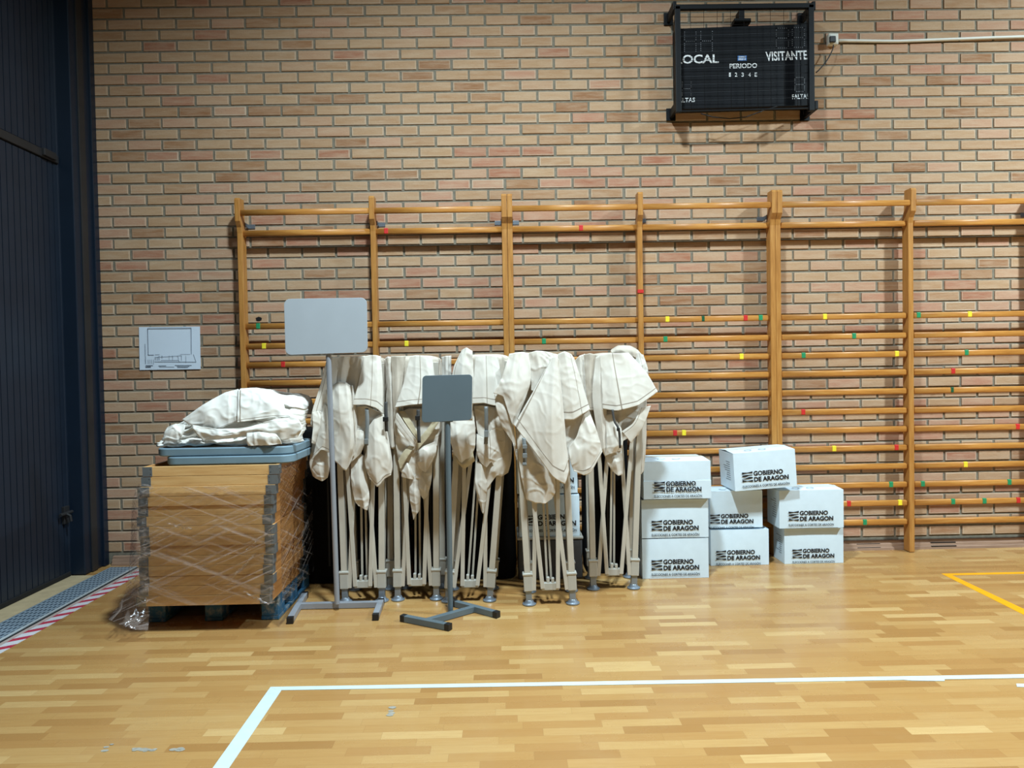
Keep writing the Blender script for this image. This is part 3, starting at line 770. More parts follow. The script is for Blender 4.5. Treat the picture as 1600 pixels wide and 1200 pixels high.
# layers of the stack, read off the photo (zoomed pixels: left edge, right edge), from the top
lay = [(147, 1088), (138, 1080), (130, 1067), (120, 1055), (118, 1052), (107, 1042), (125, 1058), (133, 1060), (132, 1062), (122, 1052), (125, 1048), (130, 1055), (122, 1030), (108, 1027)]
FY = -1.415; NH = len(lay); z_top = at(320, 727.7, FY).z; z_bot = .1455; pit = (z_top-z_bot)/NH; FD = .62
ordw = ['topmost', 'second from the top', 'third from the top', 'fourth from the top', 'fifth from the top', 'sixth from the top, jutting out', 'seventh from the top', 'eighth from the top', 'seventh from the bottom', 'fifth from the bottom', 'fourth from the bottom', 'third from the bottom', 'second from the bottom', 'bottom one']
ordw[8] = 'sixth from the bottom'
def make_frame(W):
    t = thing('wooden_frame', None, None, (0, 0, 0)); h = pit-.0016; th = .019; c = .05
    MB().box(-W/2, W/2, 0, th, 0, h).build('rim_board', M['frame'], t, bevel=.0015)
    MB().box(-W/2, W/2, FD-th, FD, 0, h).build('rim_board', M['frame'], t, bevel=.0015)
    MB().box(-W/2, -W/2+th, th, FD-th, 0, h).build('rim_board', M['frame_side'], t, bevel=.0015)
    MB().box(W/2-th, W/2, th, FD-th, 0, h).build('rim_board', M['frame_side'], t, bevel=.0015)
    MB().box(-W/2+th, W/2-th, th, FD-th, .004, .012).build('base_panel', M['frame'], t)
    for sx in (-1, 1):
        for y0, sy in ((0, 1), (FD, -1)):
            m_ = MB(); e = .0018
            xa, xb = sx*(W/2+e), sx*(W/2-c); ya, yb = y0-sy*e, y0+sy*c
            poly = [(xa, ya), (xb, ya), (xb, y0), (sx*W/2, y0), (sx*W/2, yb), (xa, yb)]
            m_.prism([(x, y, .001) for x, y in poly], (0, 0, h-.002))
            for q_ in range(2):
                for zz in (.25, .75):
                    xx = sx*(W/2-c+.008); m_.box(xx-.0015, xx+.0015, ya-sy*.0012, ya, h*zz-.0015, h*zz+.0015)
            m_.build('corner_plate', M['steel'], t)
    return t
for i, (l, r) in enumerate(lay):
    zc = z_top-(i+1)*pit
    pxl, pxr = 190+l/4.445, 190+r/4.445
    py_ = 720+(60+i*70)/4.445
    xl, xr = at(pxl, py_, FY).x, at(pxr, py_-4, FY).x
    t = make_frame(xr-xl)
    t.location = ((xl+xr)/2, FY+random.uniform(-.004, .004), zc+.0008)
    tag(t, f'shallow wooden frame with grey metal corners on the pallet, {ordw[i]}', 'frame', 'wooden frames stacked on the pallet')
bpy.context.view_layer.update()

def tray(label, x0, x1, y0, y1, z0, h):
    t = thing('plastic_tabletop', label, 'tabletop', ((x0+x1)/2, (y0+y1)/2, z0), 'grey plastic tabletops')
    out = rounded(x0, x1, y0, y1, .07, 8); inn = rounded(x0+.022, x1-.022, y0+.022, y1-.022, .052, 8); n = len(out)
    mb = MB(); lo = rounded(x0+.006, x1-.006, y0+.006, y1-.006, .066, 8)
    rings = [[(x, y, z0) for x, y in lo], [(x, y, z0+.006) for x, y in out], [(x, y, z0+h-.005) for x, y in out], [(x, y, z0+h) for x, y in rounded(x0+.005, x1-.005, y0+.005, y1-.005, .066, 8)], [(x, y, z0+h) for x, y in inn], [(x, y, z0+h*.35) for x, y in rounded(x0+.026, x1-.026, y0+.026, y1-.026, .05, 8)]]
    vs = [p for r_ in rings for p in r_]; fs = []
    for k_ in range(len(rings)-1): fs += [(k_*n+i, k_*n+(i+1) % n, (k_+1)*n+(i+1) % n, (k_+1)*n+i) for i in range(n)]
    fs += [tuple(reversed(range(n))), tuple(range((len(rings)-1)*n, len(rings)*n))]
    mb.add(vs, fs); o = mb.build('tabletop', M['tray'], t, smooth=True)
    md = o.modifiers.new('edge', 'EDGE_SPLIT'); md.split_angle = math.radians(28)
    for xx in (x0+.1, x1-.1):
        MB().tube([(xx, y0+.05, z0+h*.62), (xx, y1-.05, z0+h*.62)], .011).build('leg_hinge_bar', M['steel'], t)
    return t
tray('lower of two grey plastic tabletops with rounded corners on the wooden stack', -1.86, -1.16, -1.385, -.93, z_top+.001, .044)
tray('upper of two grey plastic tabletops, right under the crumpled canvas', -1.915, -1.165, -1.37, -.91, z_top+.0475, .044)
TZ = z_top+.092

# ---- crumpled canvas heap on the tabletops
def fbm(v, sc=1.0, o=4): return noise.fractal(Vector(v)*sc, .8, 2.1, o)
def ridge(v, sc): return 1-abs(noise.noise(Vector(v)*sc))*2
cp = thing('folded_canvas', 'crumpled off-white canvas heap lying on the grey plastic tabletops', 'canvas', (-1.5, -1.15, TZ))
sil = [(254, 690), (256, 682), (263, 668), (278, 660), (292, 652), (310, 638), (330, 623), (350, 615), (372, 609), (400, 609), (425, 613), (450, 616), (468, 622), (480, 634), (488, 648), (492, 662), (493, 674)]
def sil_z(x):
    zs = [(at(px, py, -1.12).x, at(px, py, -1.12).z) for px, py in sil]
    return float(np.interp(x, [a_ for a_, _ in zs], [b_ for _, b_ in zs]))
xa, xb = at(254, 690, -1.15).x, at(473, 670, -1.15).x
nu, nv = 120, 100
Pm = []
for i in range(nu+1):
    x = xa+(xb-xa)*i/nu; zt = max(sil_z(x)-TZ, .03); c_ = []
    lb = [0, .22+.06*math.sin(x*9), .46+.06*math.sin(x*7+1), .68+.08*math.sin(x*11+2), 1.0]
    endf = min(1, (x-xa)/.06, (xb-x)/.05)**.5 if min(x-xa, xb-x) > 0 else 0
    for j in range(nv+1):
        v = j/nv
        if v < .6:      # layered front
            h = v/.6*.78
            k_ = max(q_ for q_ in range(4) if h >= lb[q_]*.999 or q_ == 0)
            f = min(max((h-lb[k_])/max(lb[k_+1]-lb[k_], .05), 0), 1)
            bul = (math.sin(f*PI))**.45
            y = -1.33+.17*h+.05*(1-bul)*(1 if k_ < 3 else .4)+(1-endf)*.16
            z = TZ+.003+zt*h*1.0
            y -= .028*fbm((x*6, h*5, k_*3.1), 1)
            z += .010*fbm((x*9, h*2+9, k_*5.7), 1)
        else:
            f = (v-.6)/.4
            y = -1.33+.1326+(1-endf)*.16+f*.40*(1-.6*(1-endf)); z = TZ+.003+zt*(.78+.22*math.sin(min(f*1.35, 1)*PI/2)-.9*max(0, f-.66)**1.2*2)
            z += .014*fbm((x*7, f*4, 2.2), 1)*endf
        # sharp creases
        cz = ridge((x*5+v*2, v*3.5-x*3, 1.7), 1.6); y -= .016*max(0, cz-.55)*2; z += .008*max(0, cz-.55)
        c_.append((x, y, max(z, TZ+.002)))
    Pm.append(c_)
mb = MB(); mb.grid(Pm); mb.build('canvas_body', M['canvas_heap'], cp, smooth=True, solid=.003)

def crease(p, t, k=.35):
    "between a taut straight fold and a round one"
    n = len(p)-1; x = min(max(t*n, 0), n-1e-9); i = int(x)
    return p[i].lerp(p[i+1], x-i).lerp(cr(p, t), k)
def relax(A, exu, exv, it, seed):
    "let a sheet with a little spare cloth settle into wrinkles; top edge and sides hold, the rest hangs"
    A = np.array(A, float); A0 = A.copy(); n, m = A.shape[:2]
    rng = np.random.default_rng(seed+5)
    k_ = rng.normal(0, 1, (n, m)); 
    for _ in range(3): k_ = (k_+np.roll(k_, 1, 0)+np.roll(k_, -1, 0)+np.roll(k_, 1, 1)+np.roll(k_, -1, 1))/5
    A[..., 1] -= k_*.012
    W = np.ones((n, m, 1)); W[:, 0] = 0; W[0] = .15; W[-1] = .15
    def fam(d, i0, st):
        di, dj = d
        I = np.arange(i0[0], n-di, st[0]) if dj >= 0 else None
        return I
    fams = []
    def add(sa, sb, ex, st):
        pa, pb = A0[sa], A0[sb]; fams.append((sa, sb, np.linalg.norm(pb-pa, axis=-1, keepdims=True)*(1+ex), st))
    S = slice
    for p in (0, 1):
        e = (n-p)//2*2
        add((S(p, p+e-1, 2),), (S(p+1, p+e, 2),), exu, 1.0)
        e = (m-p)//2*2
        add((S(None), S(p, p+e-1, 2)), (S(None), S(p+1, p+e, 2)), exv, 1.0)
        e = (n-1-p)//2*2
        if e > 0:
            add((S(p, p+e-1, 2), S(0, m-1)), (S(p+1, p+e, 2), S(1, m)), (exu+exv)/2, .35)
            add((S(p, p+e-1, 2), S(1, m)), (S(p+1, p+e, 2), S(0, m-1)), (exu+exv)/2, .35)
    for p in range(4):
        a_ = np.arange(p, n-2, 4); add((a_,), (a_+2,), exu*.9, .22)
        b_ = np.arange(p, m-2, 4); add((S(None), b_), (S(None), b_+2), exv*.9, .22)
    for t_ in range(it):
        for sa, sb, L_, st in fams:
            pa, pb = A[sa], A[sb]; d = pb-pa; l = np.linalg.norm(d, axis=-1, keepdims=True)+1e-9
            wa, wb = W[sa], W[sb]; c = d*((l-L_)/l/(wa+wb+1e-6))*st
            A[sa] = pa+c*wa; A[sb] = pb-c*wb
        A += (A0-A)*.012*W
        A[..., 0] += (A0[..., 0]-A[..., 0])*.02; A[..., 2] += (A0[..., 2]-A[..., 2])*.02
    return A
def loft(name, cols, parent, yf, mats=('canvas', 'stitch'), nu=None, nv=None, crump=.006, hem=None, seed=0, pleat=0, npl=5, seam=None, solid=.0025, scale=13, ex=None):
    """cloth panel: cols = list of columns from one side to the other, each a list of (px, py, cm towards the viewer from depth yf)"""
    mean = sum(q_[2] for c in cols for q_ in c)/sum(len(c) for c in cols)
    C_ = [[Vector(at(px, py, yf-(mean+.6*(cm-mean))*.008)) for px, py, cm in c] for c in cols]
    nu = nu or 14*(len(cols)-1)+6; nv = nv or 52
    tmp = [[cr(c, j/nv) for j in range(nv+1)] for c in C_]
    P_ = []
    sd = Vector((seed*3.7, seed*1.3, seed*2.1))
    for i in range(nu+1):
        u = i/nu; c_ = []
        for j in range(nv+1):
            v = j/nv; p = crease([t_[j] for t_ in tmp], u)
            n1 = fbm(Vector((p.x*1.5, p.y, p.z*.35))*scale+sd, 1, 2); rg = max(0, ridge(Vector((p.x*1.6, p.y, p.z*.35))*scale*.6+sd*2, 1)-.6)*2.2
            rg2 = max(0, ridge(Vector((p.x*.8+p.z*.8, p.y, p.z*.8-p.x*.5))*scale+sd*3, 1)-.62)*2.2
            e = .35+.65*min(1, 5*v)
            dy = -(crump*(n1*.3+rg*.5+rg2*.5))*e
            if pleat: dy -= pleat*math.sin(u*npl*2*PI+seed+1.2*v)*(.3+.7*v)
            edge = crump*.18*fbm((p.x*25, p.z*25, seed), 1, 2)
            c_.append((p.x+edge*.6, p.y+dy, p.z+edge))
        P_.append(c_)
    if ex is None: ex = .007 if name in ('valance', 'front_flap', 'reinforcing_band') else .018
    fine = np.array(P_, float); cu_, cv_ = max(6, nu//5), max(8, nv//5)
    ii = np.linspace(0, nu, cu_+1).round().astype(int); jj = np.linspace(0, nv, cv_+1).round().astype(int)
    cs = fine[np.ix_(ii, jj)]; dl = relax(cs, ex, ex*.5, 120, seed)-cs
    rowsd = [[cr([Vector(q_) for q_ in dl[a_]], j/nv) for j in range(nv+1)] for a_ in range(cu_+1)]
    P_ = [[Vector(fine[i, j])+cr([rowsd[a_][j] for a_ in range(cu_+1)], i/nu) for j in range(nv+1)] for i in range(nu+1)]
    mb = MB()
    def mi(i, j):
        if hem and abs(j/nv-hem) < .55/nv: return 1
        if seam and any(abs(i/nu-s_) < .5/nu for s_ in seam): return 1
        return 0
    mb.grid(P_, mi)
    return mb.build(name, [M[m] for m in mats], parent, smooth=True, solid=solid)
# overlaid flaps of the heap
loft('canvas_flap', [[(284, 656, 0), (300, 664, 1), (330, 672, 2)], [(318, 632, 0), (328, 650, 3), (345, 669, 4)], [(350, 614, -4), (360, 640, 2), (366, 660, 4)], [(372, 608, -6), (374, 632, 1), (372, 659, 4)]], cp, -1.30, ('canvas_heap', 'stitch'), crump=.006, seed=41, hem=.97)
loft('canvas_flap', [[(372, 610, -6), (371, 635, 2), (371, 660, 5)], [(398, 609, -6), (400, 630, 1), (402, 656, 5)], [(425, 614, -6), (428, 632, 1), (432, 652, 4)], [(440, 622, -5), (446, 640, -1), (455, 652, 2)]], cp, -1.31, ('canvas_heap', 'stitch'), crump=.007, seed=42, hem=.92, seam=(.05,))
loft('canvas_flap', [[(300, 664, 1), (305, 674, 3), (318, 688, 1)], [(340, 670, 3), (345, 680, 6), (350, 686, 3)], [(385, 668, 3), (390, 672, 7), (390, 680, 4)], [(430, 655, 2), (436, 668, 6), (440, 686, 3)], [(464, 652, 0), (472, 668, 4), (464, 684, 2)]], cp, -1.32, ('canvas_heap', 'stitch'), crump=.009, seed=43)
loft('canvas_flap', [[(262, 668, 0), (256, 682, 2), (256, 694, 2)], [(275, 662, 1), (268, 676, 5), (264, 692, 4)], [(290, 664, 1), (286, 678, 4), (274, 694, 3)]], cp, -1.30, ('canvas_heap', 'stitch'), crump=.008, seed=44)
loft('canvas_flap', [[(385, 677, 3), (386, 686, 4), (388, 696, 3)], [(405, 675, 4), (410, 684, 7), (412, 696, 5)], [(430, 678, 3), (436, 684, 5), (440, 694, 3)]], cp, -1.34, ('canvas_heap', 'stitch'), crump=.012, seed=45)
loft('canvas_flap', [[(376, 607, -4), (374, 612, -2), (382, 622, -1)], [(400, 606, -4), (404, 614, 0), (414, 630, 0)], [(424, 609, -5), (432, 618, -2), (428, 632, -1)]], cp, -1.25, ('canvas_heap', 'stitch'), crump=.006, seed=46)

# ---- stretch film around the stack
sw = thing('stretch_film', 'clear stretch film wound around the stacked wooden frames, torn loose at one side', 'plastic film', (-1.62, -1.1, .15))
def film_sheet(name, path, z0, z1, nv, amp, seed):
    pts = [Vector(p) for p in path]; P_ = []
    n = 70
    for i in range(n+1):
        p = cr(pts, i/n) if len(pts) > 2 else pts[0].lerp(pts[1], i/n); c_ = []
        for j in range(nv+1):
            z = z0+(z1-z0)*j/nv
            a_ = amp*fbm((p.x*5+p.y*5, z*9, seed), 1.6, 3)
            c_.append((p.x+a_*.5, p.y-abs(a_), z))
        P_.append(c_)
    mb = MB(); mb.grid(P_); return mb.build(name, M['film'], sw, smooth=True)
xl_, xr_ = -1.995, -1.228
film_sheet('front_wrap', [(xl_, FY-.014, 0), (xr_-.03, FY-.014, 0)], .15, z_top-.11, 60, .006, 1.0)
film_sheet('front_wrap', [(xl_+.01, FY-.022, 0), (xr_-.04, FY-.022, 0)], .155, .62, 40, .010, 5.0)
film_sheet('side_wrap', [(xr_+.005, FY+.002, 0), (xr_+.012, FY+FD, 0)], .15, z_top-.02, 50, .004, 2.0)
# gathered strand crossing the front
for k_, (a_, b_) in enumerate([((262, 818), (300, 826)), ((385, 860), (430, 822)), ((360, 905), (400, 865)), ((380, 925), (420, 944))]):
    p0, p1 = at(*a_, FY-.03), at(*b_, FY-.03); mb = MB()
    pts = [p0.lerp(p1, i/14)+Vector((0, random.uniform(-.004, .004), random.uniform(-.006, .006))) for i in range(15)]
    mb.tube(pts, [.003+.004*math.sin(i/14*PI)*random.uniform(.5, 1.3) for i in range(15)], 7)
    mb.build('gathered_strand', M['film'], sw, smooth=True)
# loose end hanging at the side, down to the floor
lf = []
cols_ = [[(214, 757, -1.42), (206, 790, -1.40), (204, 850, -1.38), (198, 915, -1.36), (186, 945, -1.40), (168, 968, -1.52)],
         [(222, 756, -1.44), (214, 800, -1.45), (213, 860, -1.45), (214, 920, -1.44), (206, 950, -1.47), (185, 975, -1.56)],
         [(230, 757, -1.44), (222, 800, -1.45), (224, 860, -1.46), (226, 915, -1.46), (222, 955, -1.47), (212, 983, -1.55)],
         [(240, 757, -1.43), (228, 800, -1.44), (229, 860, -1.44), (232, 910, -1.44), (234, 955, -1.44), (231, 985, -1.52)]]
C_ = [[Vector(at(*q_)) for q_ in c] for c in cols_]
for i in range(41):
    c_ = []
    for j in range(81):
        p = cr([cr(c, j/80) for c in C_], i/40); a_ = .016*fbm((p.x*14, p.z*14, 3.3), 1, 4)
        c_.append((p.x+a_*.5, p.y-a_, max(p.z, .004)))
    lf.append(c_)
MB().grid(lf).build('loose_end', M['film'], sw, smooth=True)

# ================================================================== SIGN STANDS
def stand(label, pole0, pole1, yb, pan, feet, cross, ms, mp, r=.0155, tub=.034, group='panel sign stands'):
    p0, p1 = Vector(pole0), Vector(pole1)
    t = thing('sign_stand', label, 'sign stand', (p0.x, p0.y, 0), group)
    mb = MB(); mb.tube([p0+Vector((0, 0, .03)), p1+Vector((0, -.0, .05))], r, 16); mb.build('pole', M[mp], t, smooth=True).modifiers.new('edge', 'EDGE_SPLIT')
    (tlp, trp, brp, blp), yp = pan
    q = [at(*c, yp) for c in (tlp, trp, brp, blp)]
    W_ = (q[1]-q[0]).length; H_ = (q[3]-q[0]).length
    o = rounded(0, W_, 0, H_, min(W_, H_)*.11 if W_ > .4 else .022, 7)
    def M2(a_, b_): u, v = a_/W_, b_/H_; return q[3].lerp(q[2], u).lerp(q[0].lerp(q[1], u), v)
    mb = MB(); mb.prism([M2(a_, b_) for a_, b_ in o], (0, .006, 0)); mb.build('panel', M[ms], t, bevel=.0015)
    c0 = q[3].lerp(q[2], .5); MB().box(p1.x-.03, p1.x+.03, yp+.006, yp+.012, c0.z-.004, c0.z+.07).build('mounting_plate', M[mp], t, bevel=.001)
    for a_, b_ in feet:
        a_, b_ = Vector((*a_, tub/2+.002)), Vector((*b_, tub/2+.002)); d = (b_-a_).normalized()
        f = MB().bar(a_, b_, tub, tub, side=(-d.y, d.x, 0)).build('foot_bar', M[mp], t, bevel=.002)
        for e, s in ((a_, 1), (b_, -1)): MB().bar(e-d*s*.004, e+d*s*.026, tub+.002, tub+.002, side=(-d.y, d.x, 0)).build('end_cap', M['black'], f, bevel=.002)
    a_, b_ = Vector((*cross[0], tub/2+.002)), Vector((*cross[1], tub/2+.002)); d = (b_-a_).normalized()
    MB().bar(a_, b_, tub*.98, tub*.98, side=(-d.y, d.x, 0)).build('cross_bar', M[mp], t, bevel=.002)
    return t
y1 = -1.115
stand('light grey stand with a wide blank rounded panel, in front of the leftmost folded tent', at(527, 951, y1), at(513, 549, y1), y1,
      (((443.5, 467), (573, 465), (574.5, 550.5), (446, 555)), y1-.025), [((-1.212, -1.325), (-1.255, -.86)), ((-.742, -1.30), (-.756, -1.022))], ((-1.235, -1.075), (-.753, -1.075)), 'sign_l', 'pole_l')
y2 = -1.235
stand('slate grey stand with a small blank square panel, before the middle tents', at(704, 966, y2), at(699.5, 655, y2), y2,
      (((660, 587), (738, 585), (737, 656.5), (659, 660.5)), y2-.022), [((-.590, -1.315), (-.312, -1.475)), ((-.322, -1.08), (-.056, -1.30))], ((-.452, -1.395), (-.19, -1.188)), 'sign_d', 'pole_d')

# ================================================================== FOLDED TENTS
def build_tent(label, lf_, rf_, lt_, rt_, yf, ztop, dep=.235):
    """lf_, rf_ = photo x,y of the front feet; lt_, rt_ = photo x,y of a higher point on each front leg"""
    fl_, fr_, tl_, tr_ = [Vector(q_) if len(q_) == 3 else at(*q_, yf) for q_ in (lf_, rf_, lt_, rt_)]
    def along(a_, b_, z): f = (z-a_.z)/(b_.z-a_.z); return a_.lerp(b_, f)
    base = Vector(((fl_.x+fr_.x)/2, yf+dep/2, 0))
    t = thing('folded_tent', label, 'tent', base, 'folded canopy tents')
    def L(z): return along(fl_, tl_, z)
    def Rr(z): return along(fr_, tr_, z)
    w_ = fr_.x-fl_.x; up_ = Vector((0, 0, 1))
    back = Vector((0, dep, 0))
    for fn, off in ((L, Vector()), (Rr, Vector()), (L, back+Vector((.012, 0, 0))), (Rr, back+Vector((.015, 0, 0)))):
        lg = MB().bar(fn(.09)+off, fn(ztop-.03)+off, .036, .036).build('leg', M['tube'], t, bevel=.003)
        a_ = MB(); a_.bar(fn(.085)+off, fn(.185)+off, .052, .052); a_.bar(fn(.178)+off, fn(.192)+off, .06, .058)
        a_.build('leg_sleeve', M['tube_d'], lg, bevel=.004)
        b_ = MB(); q_ = fn(.05)+off; b_.bar(fn(.025)+off, fn(.1)+off, .036, .036); q0 = fn(.002)+off
        b_.tube([(q0.x, q0.y, .002), (q0.x, q0.y, .009), (q0.x, q0.y, .0095), (q0.x, q0.y, .013), (q0.x, q0.y, .03)], [.041, .041, .034, .029, .021], 20)
        b_.build('foot_pad', M['foot'], lg, bevel=.002)
    for off in (Vector((0, -.006, 0)),):
        C0 = (L(.11)+Rr(.11))/2+off
        hb_ = MB(); hb_.bar(C0-Vector((.052, 0, 0)), C0+Vector((.052, 0, 0)), .045, .03, side=(0, 0, 1)); hb_.bar(C0+Vector((-.012, 0, -.02)), C0+Vector((-.012, 0, .055)), .018, .026); hb_.bar(C0+Vector((.016, 0, -.02)), C0+Vector((.016, 0, .05)), .018, .026)
        hb_.build('bottom_hub', M['tube_d'], t, bevel=.004)
        def tb(p0, p1, wx=.024, wy=.014): MB().bar(p0, p1, wx, wy).build('truss_bar', M['tube'], t, bevel=.002)
        g = Vector((.032, -.012, 0)); g2 = Vector((.032, .012, 0)); o1 = Vector((0, -.014, 0))
        tl2, tr2 = L(1.25), Rr(1.25); cc = (tl2+tr2)/2
        tb(L(.09)+g+off, cc+Vector((-.018, 0, 0))+off); tb(C0+Vector((-.045, -.016, -.01)), tl2+Vector((.034, -.02, 0))+off)
        tb(Rr(.09)-Vector((.032, .012, 0))+off, cc+Vector((.018, 0, 0))+off); tb(C0+Vector((.045, -.016, -.01)), tr2+Vector((-.034, -.02, 0))+off)
    C0 = (L(.13)+Rr(.13))/2; C1 = (L(1.3)+Rr(1.3))/2
    for dx, dy in ((-.014, .04), (.012, .06)):
        MB().bar(C0+Vector((dx, dy, 0)), C1+Vector((dx*.6, dy, 0)), .013, .013).build('truss_bar', M['tube'], t, bevel=.0015)
    for s_, fn in ((-1, L), (1, Rr)):      # side trusses
        MB().bar(fn(.1)+Vector((s_*.004, .05, 0)), fn(1.2)+Vector((s_*.004, .18, 0)), .012, .024).build('truss_bar', M['tube'], t, bevel=.0015)
    # bunched canopy round the top of the legs
    ct = (L(ztop)+Rr(ztop))/2+back/2; cbm = (L(.9)+Rr(.9))/2+back/2
    nth, nz = 150, 46; P_ = []; sd = random.random()*50
    hw, hd = w_/2+.012, dep/2+.010
    for i in range(nth+1):
        th = 2*PI*i/nth; c_ = []
        ca, sa = math.cos(th), math.sin(th)
        e = .42
        bx, by = hw*math.copysign(abs(ca)**e, ca), hd*math.copysign(abs(sa)**e, sa)
        zb = 1.02+.10*noise.noise(Vector((math.cos(th)*2.2, math.sin(th)*2.2, sd)))
        for j in range(nz+1):
            v = j/nz
            if v < .12: z = ztop+.012-(v/.12)**2*.02; k_ = .15+.85*(v/.12)**.6
            else: z = ztop-.008-(v-.12)/.88*(ztop-zb); k_ = 1.0
            f = (z-.9)/(ztop-.9); cx = cbm.lerp(ct, f)
            am = .011*min(1, .35+v*1.1)
            pl_ = am*(math.sin(th*11+sd+2.0*v)+.6*math.sin(th*17+sd*2-v*1.5))+.006*fbm((ca*3+sd, sa*3, z*4), 1.3, 3)
            kk = k_*(1+.07*math.sin(v*PI))
            c_.append((cx.x+bx*kk+pl_*ca, cx.y+by*kk+pl_*sa, z))
        P_.append(c_)
    mb = MB(); mb.grid(P_); mb.build('canopy', M['canvas_grey'], t, smooth=True, solid=.003)
    return t
def strap(t, yf, pts, w_=.02, buck=None, m='strap'):
    C_ = [Vector(at(px, py, yf-cm*.01)) for px, py, cm in pts]
    mb = MB(); mb.grid([[cr(C_, j/16)+Vector((s_*w_/2, 0, 0)) for j in range(17)] for s_ in (-1, 1)])
    o = mb.build('strap', M[m], t, smooth=True, solid=.002)
    for (px, py, cm, hw, hh) in (buck or ()):
        p = at(px, py, yf-cm*.01); MB().box(p.x-hw, p.x+hw, p.y-.008, p.y+.004, p.z-hh, p.z+hh).build('buckle', M['black'] if m == 'strap' else M['buckle'], o, bevel=.003)

ZT_ = 1.475
# ---- made-up black bags, added to darken the gap between tents and wall
for k_, (x0, x1, y0, zt, lab) in enumerate(((-1.37, -.96, -.60, 1.02, 'added black bag darkening the gap beside the wooden stack'), (-.93, -.66, -.58, 1.36, 'added black bag darkening the gap behind the leftmost tent poles'),
        (-.63, -.36, -.60, 1.34, 'added black bag darkening the gap behind the tent with crossed bands'), (-.33, .065, -.58, 1.36, 'added black bag darkening the gap behind the leaning tent'), (.53, .84, -.50, 1.35, 'added black bag darkening the gap behind the tent with the flared valance'))):
    t = thing('added_black_bag', lab, 'bag', ((x0+x1)/2, y0+.15, 0), 'added black bags darkening the gap behind the tents')
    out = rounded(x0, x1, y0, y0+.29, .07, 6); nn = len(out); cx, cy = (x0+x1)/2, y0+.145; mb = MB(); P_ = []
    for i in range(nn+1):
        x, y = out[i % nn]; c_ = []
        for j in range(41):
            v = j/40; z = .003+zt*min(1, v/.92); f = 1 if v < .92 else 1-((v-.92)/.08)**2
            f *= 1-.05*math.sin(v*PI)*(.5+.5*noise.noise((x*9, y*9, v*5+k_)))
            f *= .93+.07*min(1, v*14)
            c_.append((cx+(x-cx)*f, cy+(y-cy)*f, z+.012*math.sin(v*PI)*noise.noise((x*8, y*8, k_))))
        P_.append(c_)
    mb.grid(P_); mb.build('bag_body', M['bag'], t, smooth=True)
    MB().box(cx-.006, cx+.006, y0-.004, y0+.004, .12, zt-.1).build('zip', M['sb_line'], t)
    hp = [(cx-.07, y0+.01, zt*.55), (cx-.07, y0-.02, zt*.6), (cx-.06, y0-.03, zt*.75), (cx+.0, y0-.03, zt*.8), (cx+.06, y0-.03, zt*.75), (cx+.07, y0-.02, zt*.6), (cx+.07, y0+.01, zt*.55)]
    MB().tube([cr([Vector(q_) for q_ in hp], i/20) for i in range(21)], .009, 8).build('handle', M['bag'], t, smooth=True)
# ---- tent 1
y = -.965; t = build_tent('folded beige canopy tent behind the light grey stand, nearest the wooden stack', (540, 942), (597, 938), (533, 750), (596.5, 750), y, ZT_); y = -.955
loft('canopy_fold', [[(512, 556, 4), (501, 600, 9), (489, 640, 12), (485, 662, 12)], [(520, 557, 5), (512, 610, 9), (503, 650, 10), (498, 684, 10)], [(530, 557, 5), (524, 610, 8), (520, 650, 9), (518, 694, 8)]], t, y, crump=.004, seed=1, seam=(.18,))
loft('canopy_fold', [[(526, 557, 5), (522, 590, 6), (519, 630, 7)], [(538, 557, 7), (533, 590, 9), (532, 630, 9)], [(548, 557, 4), (545, 590, 4), (545, 630, 6)], [(560, 557, 7), (557, 590, 8), (552, 630, 9)], [(570, 556, 5), (566, 590, 7), (560, 630, 8)]], t, y, crump=.004, seed=2)
loft('canopy_fold', [[(488, 645, 13), (489, 668, 14), (487, 692, 13)], [(497, 642, 11), (500, 662, 13), (493, 694, 10)], [(506, 645, 9), (505, 668, 9), (500, 690, 8)]], t, y, crump=.005, seed=3)
loft('canopy_fold', [[(506, 631, 10), (498, 675, 12), (488, 718, 10)], [(510, 634, 12), (510, 670, 16), (502, 703, 14)], [(515, 640, 9), (515, 680, 11), (514, 707, 10)]], t, y, crump=.005, seed=4, hem=.9)
loft('canopy_fold', [[(488, 690, 4), (484, 722, 6), (489, 744, 5)], [(500, 690, 7), (499, 730, 11), (503, 752, 9)], [(514, 690, 5), (515, 728, 7), (512, 746, 5)]], t, y, crump=.007, seed=5)
loft('canopy_fold', [[(520, 602, 8), (519, 640, 11), (522, 680, 11), (522, 718, 11)], [(529, 596, 12), (531, 640, 17), (535, 680, 15), (534, 731, 14)], [(540, 597, 12), (545, 640, 16), (548, 685, 16), (541, 735, 12)], [(547, 602, 9), (551, 640, 10), (554, 690, 10), (550, 718, 8)]], t, y, crump=.006, seed=6)
loft('canopy_fold', [[(546, 604, 8), (547, 640, 8), (551, 690, 9), (551, 714, 9)], [(551, 602, 10), (554, 645, 13), (556, 690, 12), (553, 712, 10)], [(555, 620, 7), (558, 660, 8), (557, 690, 8), (556, 708, 8)]], t, y, crump=.004, seed=60)
loft('valance', [[(568, 557, 6), (561, 595, 10), (551, 633, 14)], [(578, 555, 7), (575, 595, 13), (572, 633, 18)], [(588, 555, 7), (590, 595, 13), (588, 638, 17)], [(595, 557, 4), (598, 600, 8), (598, 647, 11)]], t, y, crump=.003, seed=7, hem=.86, seam=(.45,))
loft('canopy_fold', [[(552, 636, 6), (552, 668, 7), (556, 690, 6)], [(572, 634, 7), (570, 660, 6), (572, 690, 7)], [(596, 645, 8), (592, 665, 6), (585, 690, 7)]], t, y, crump=.005, seed=8)
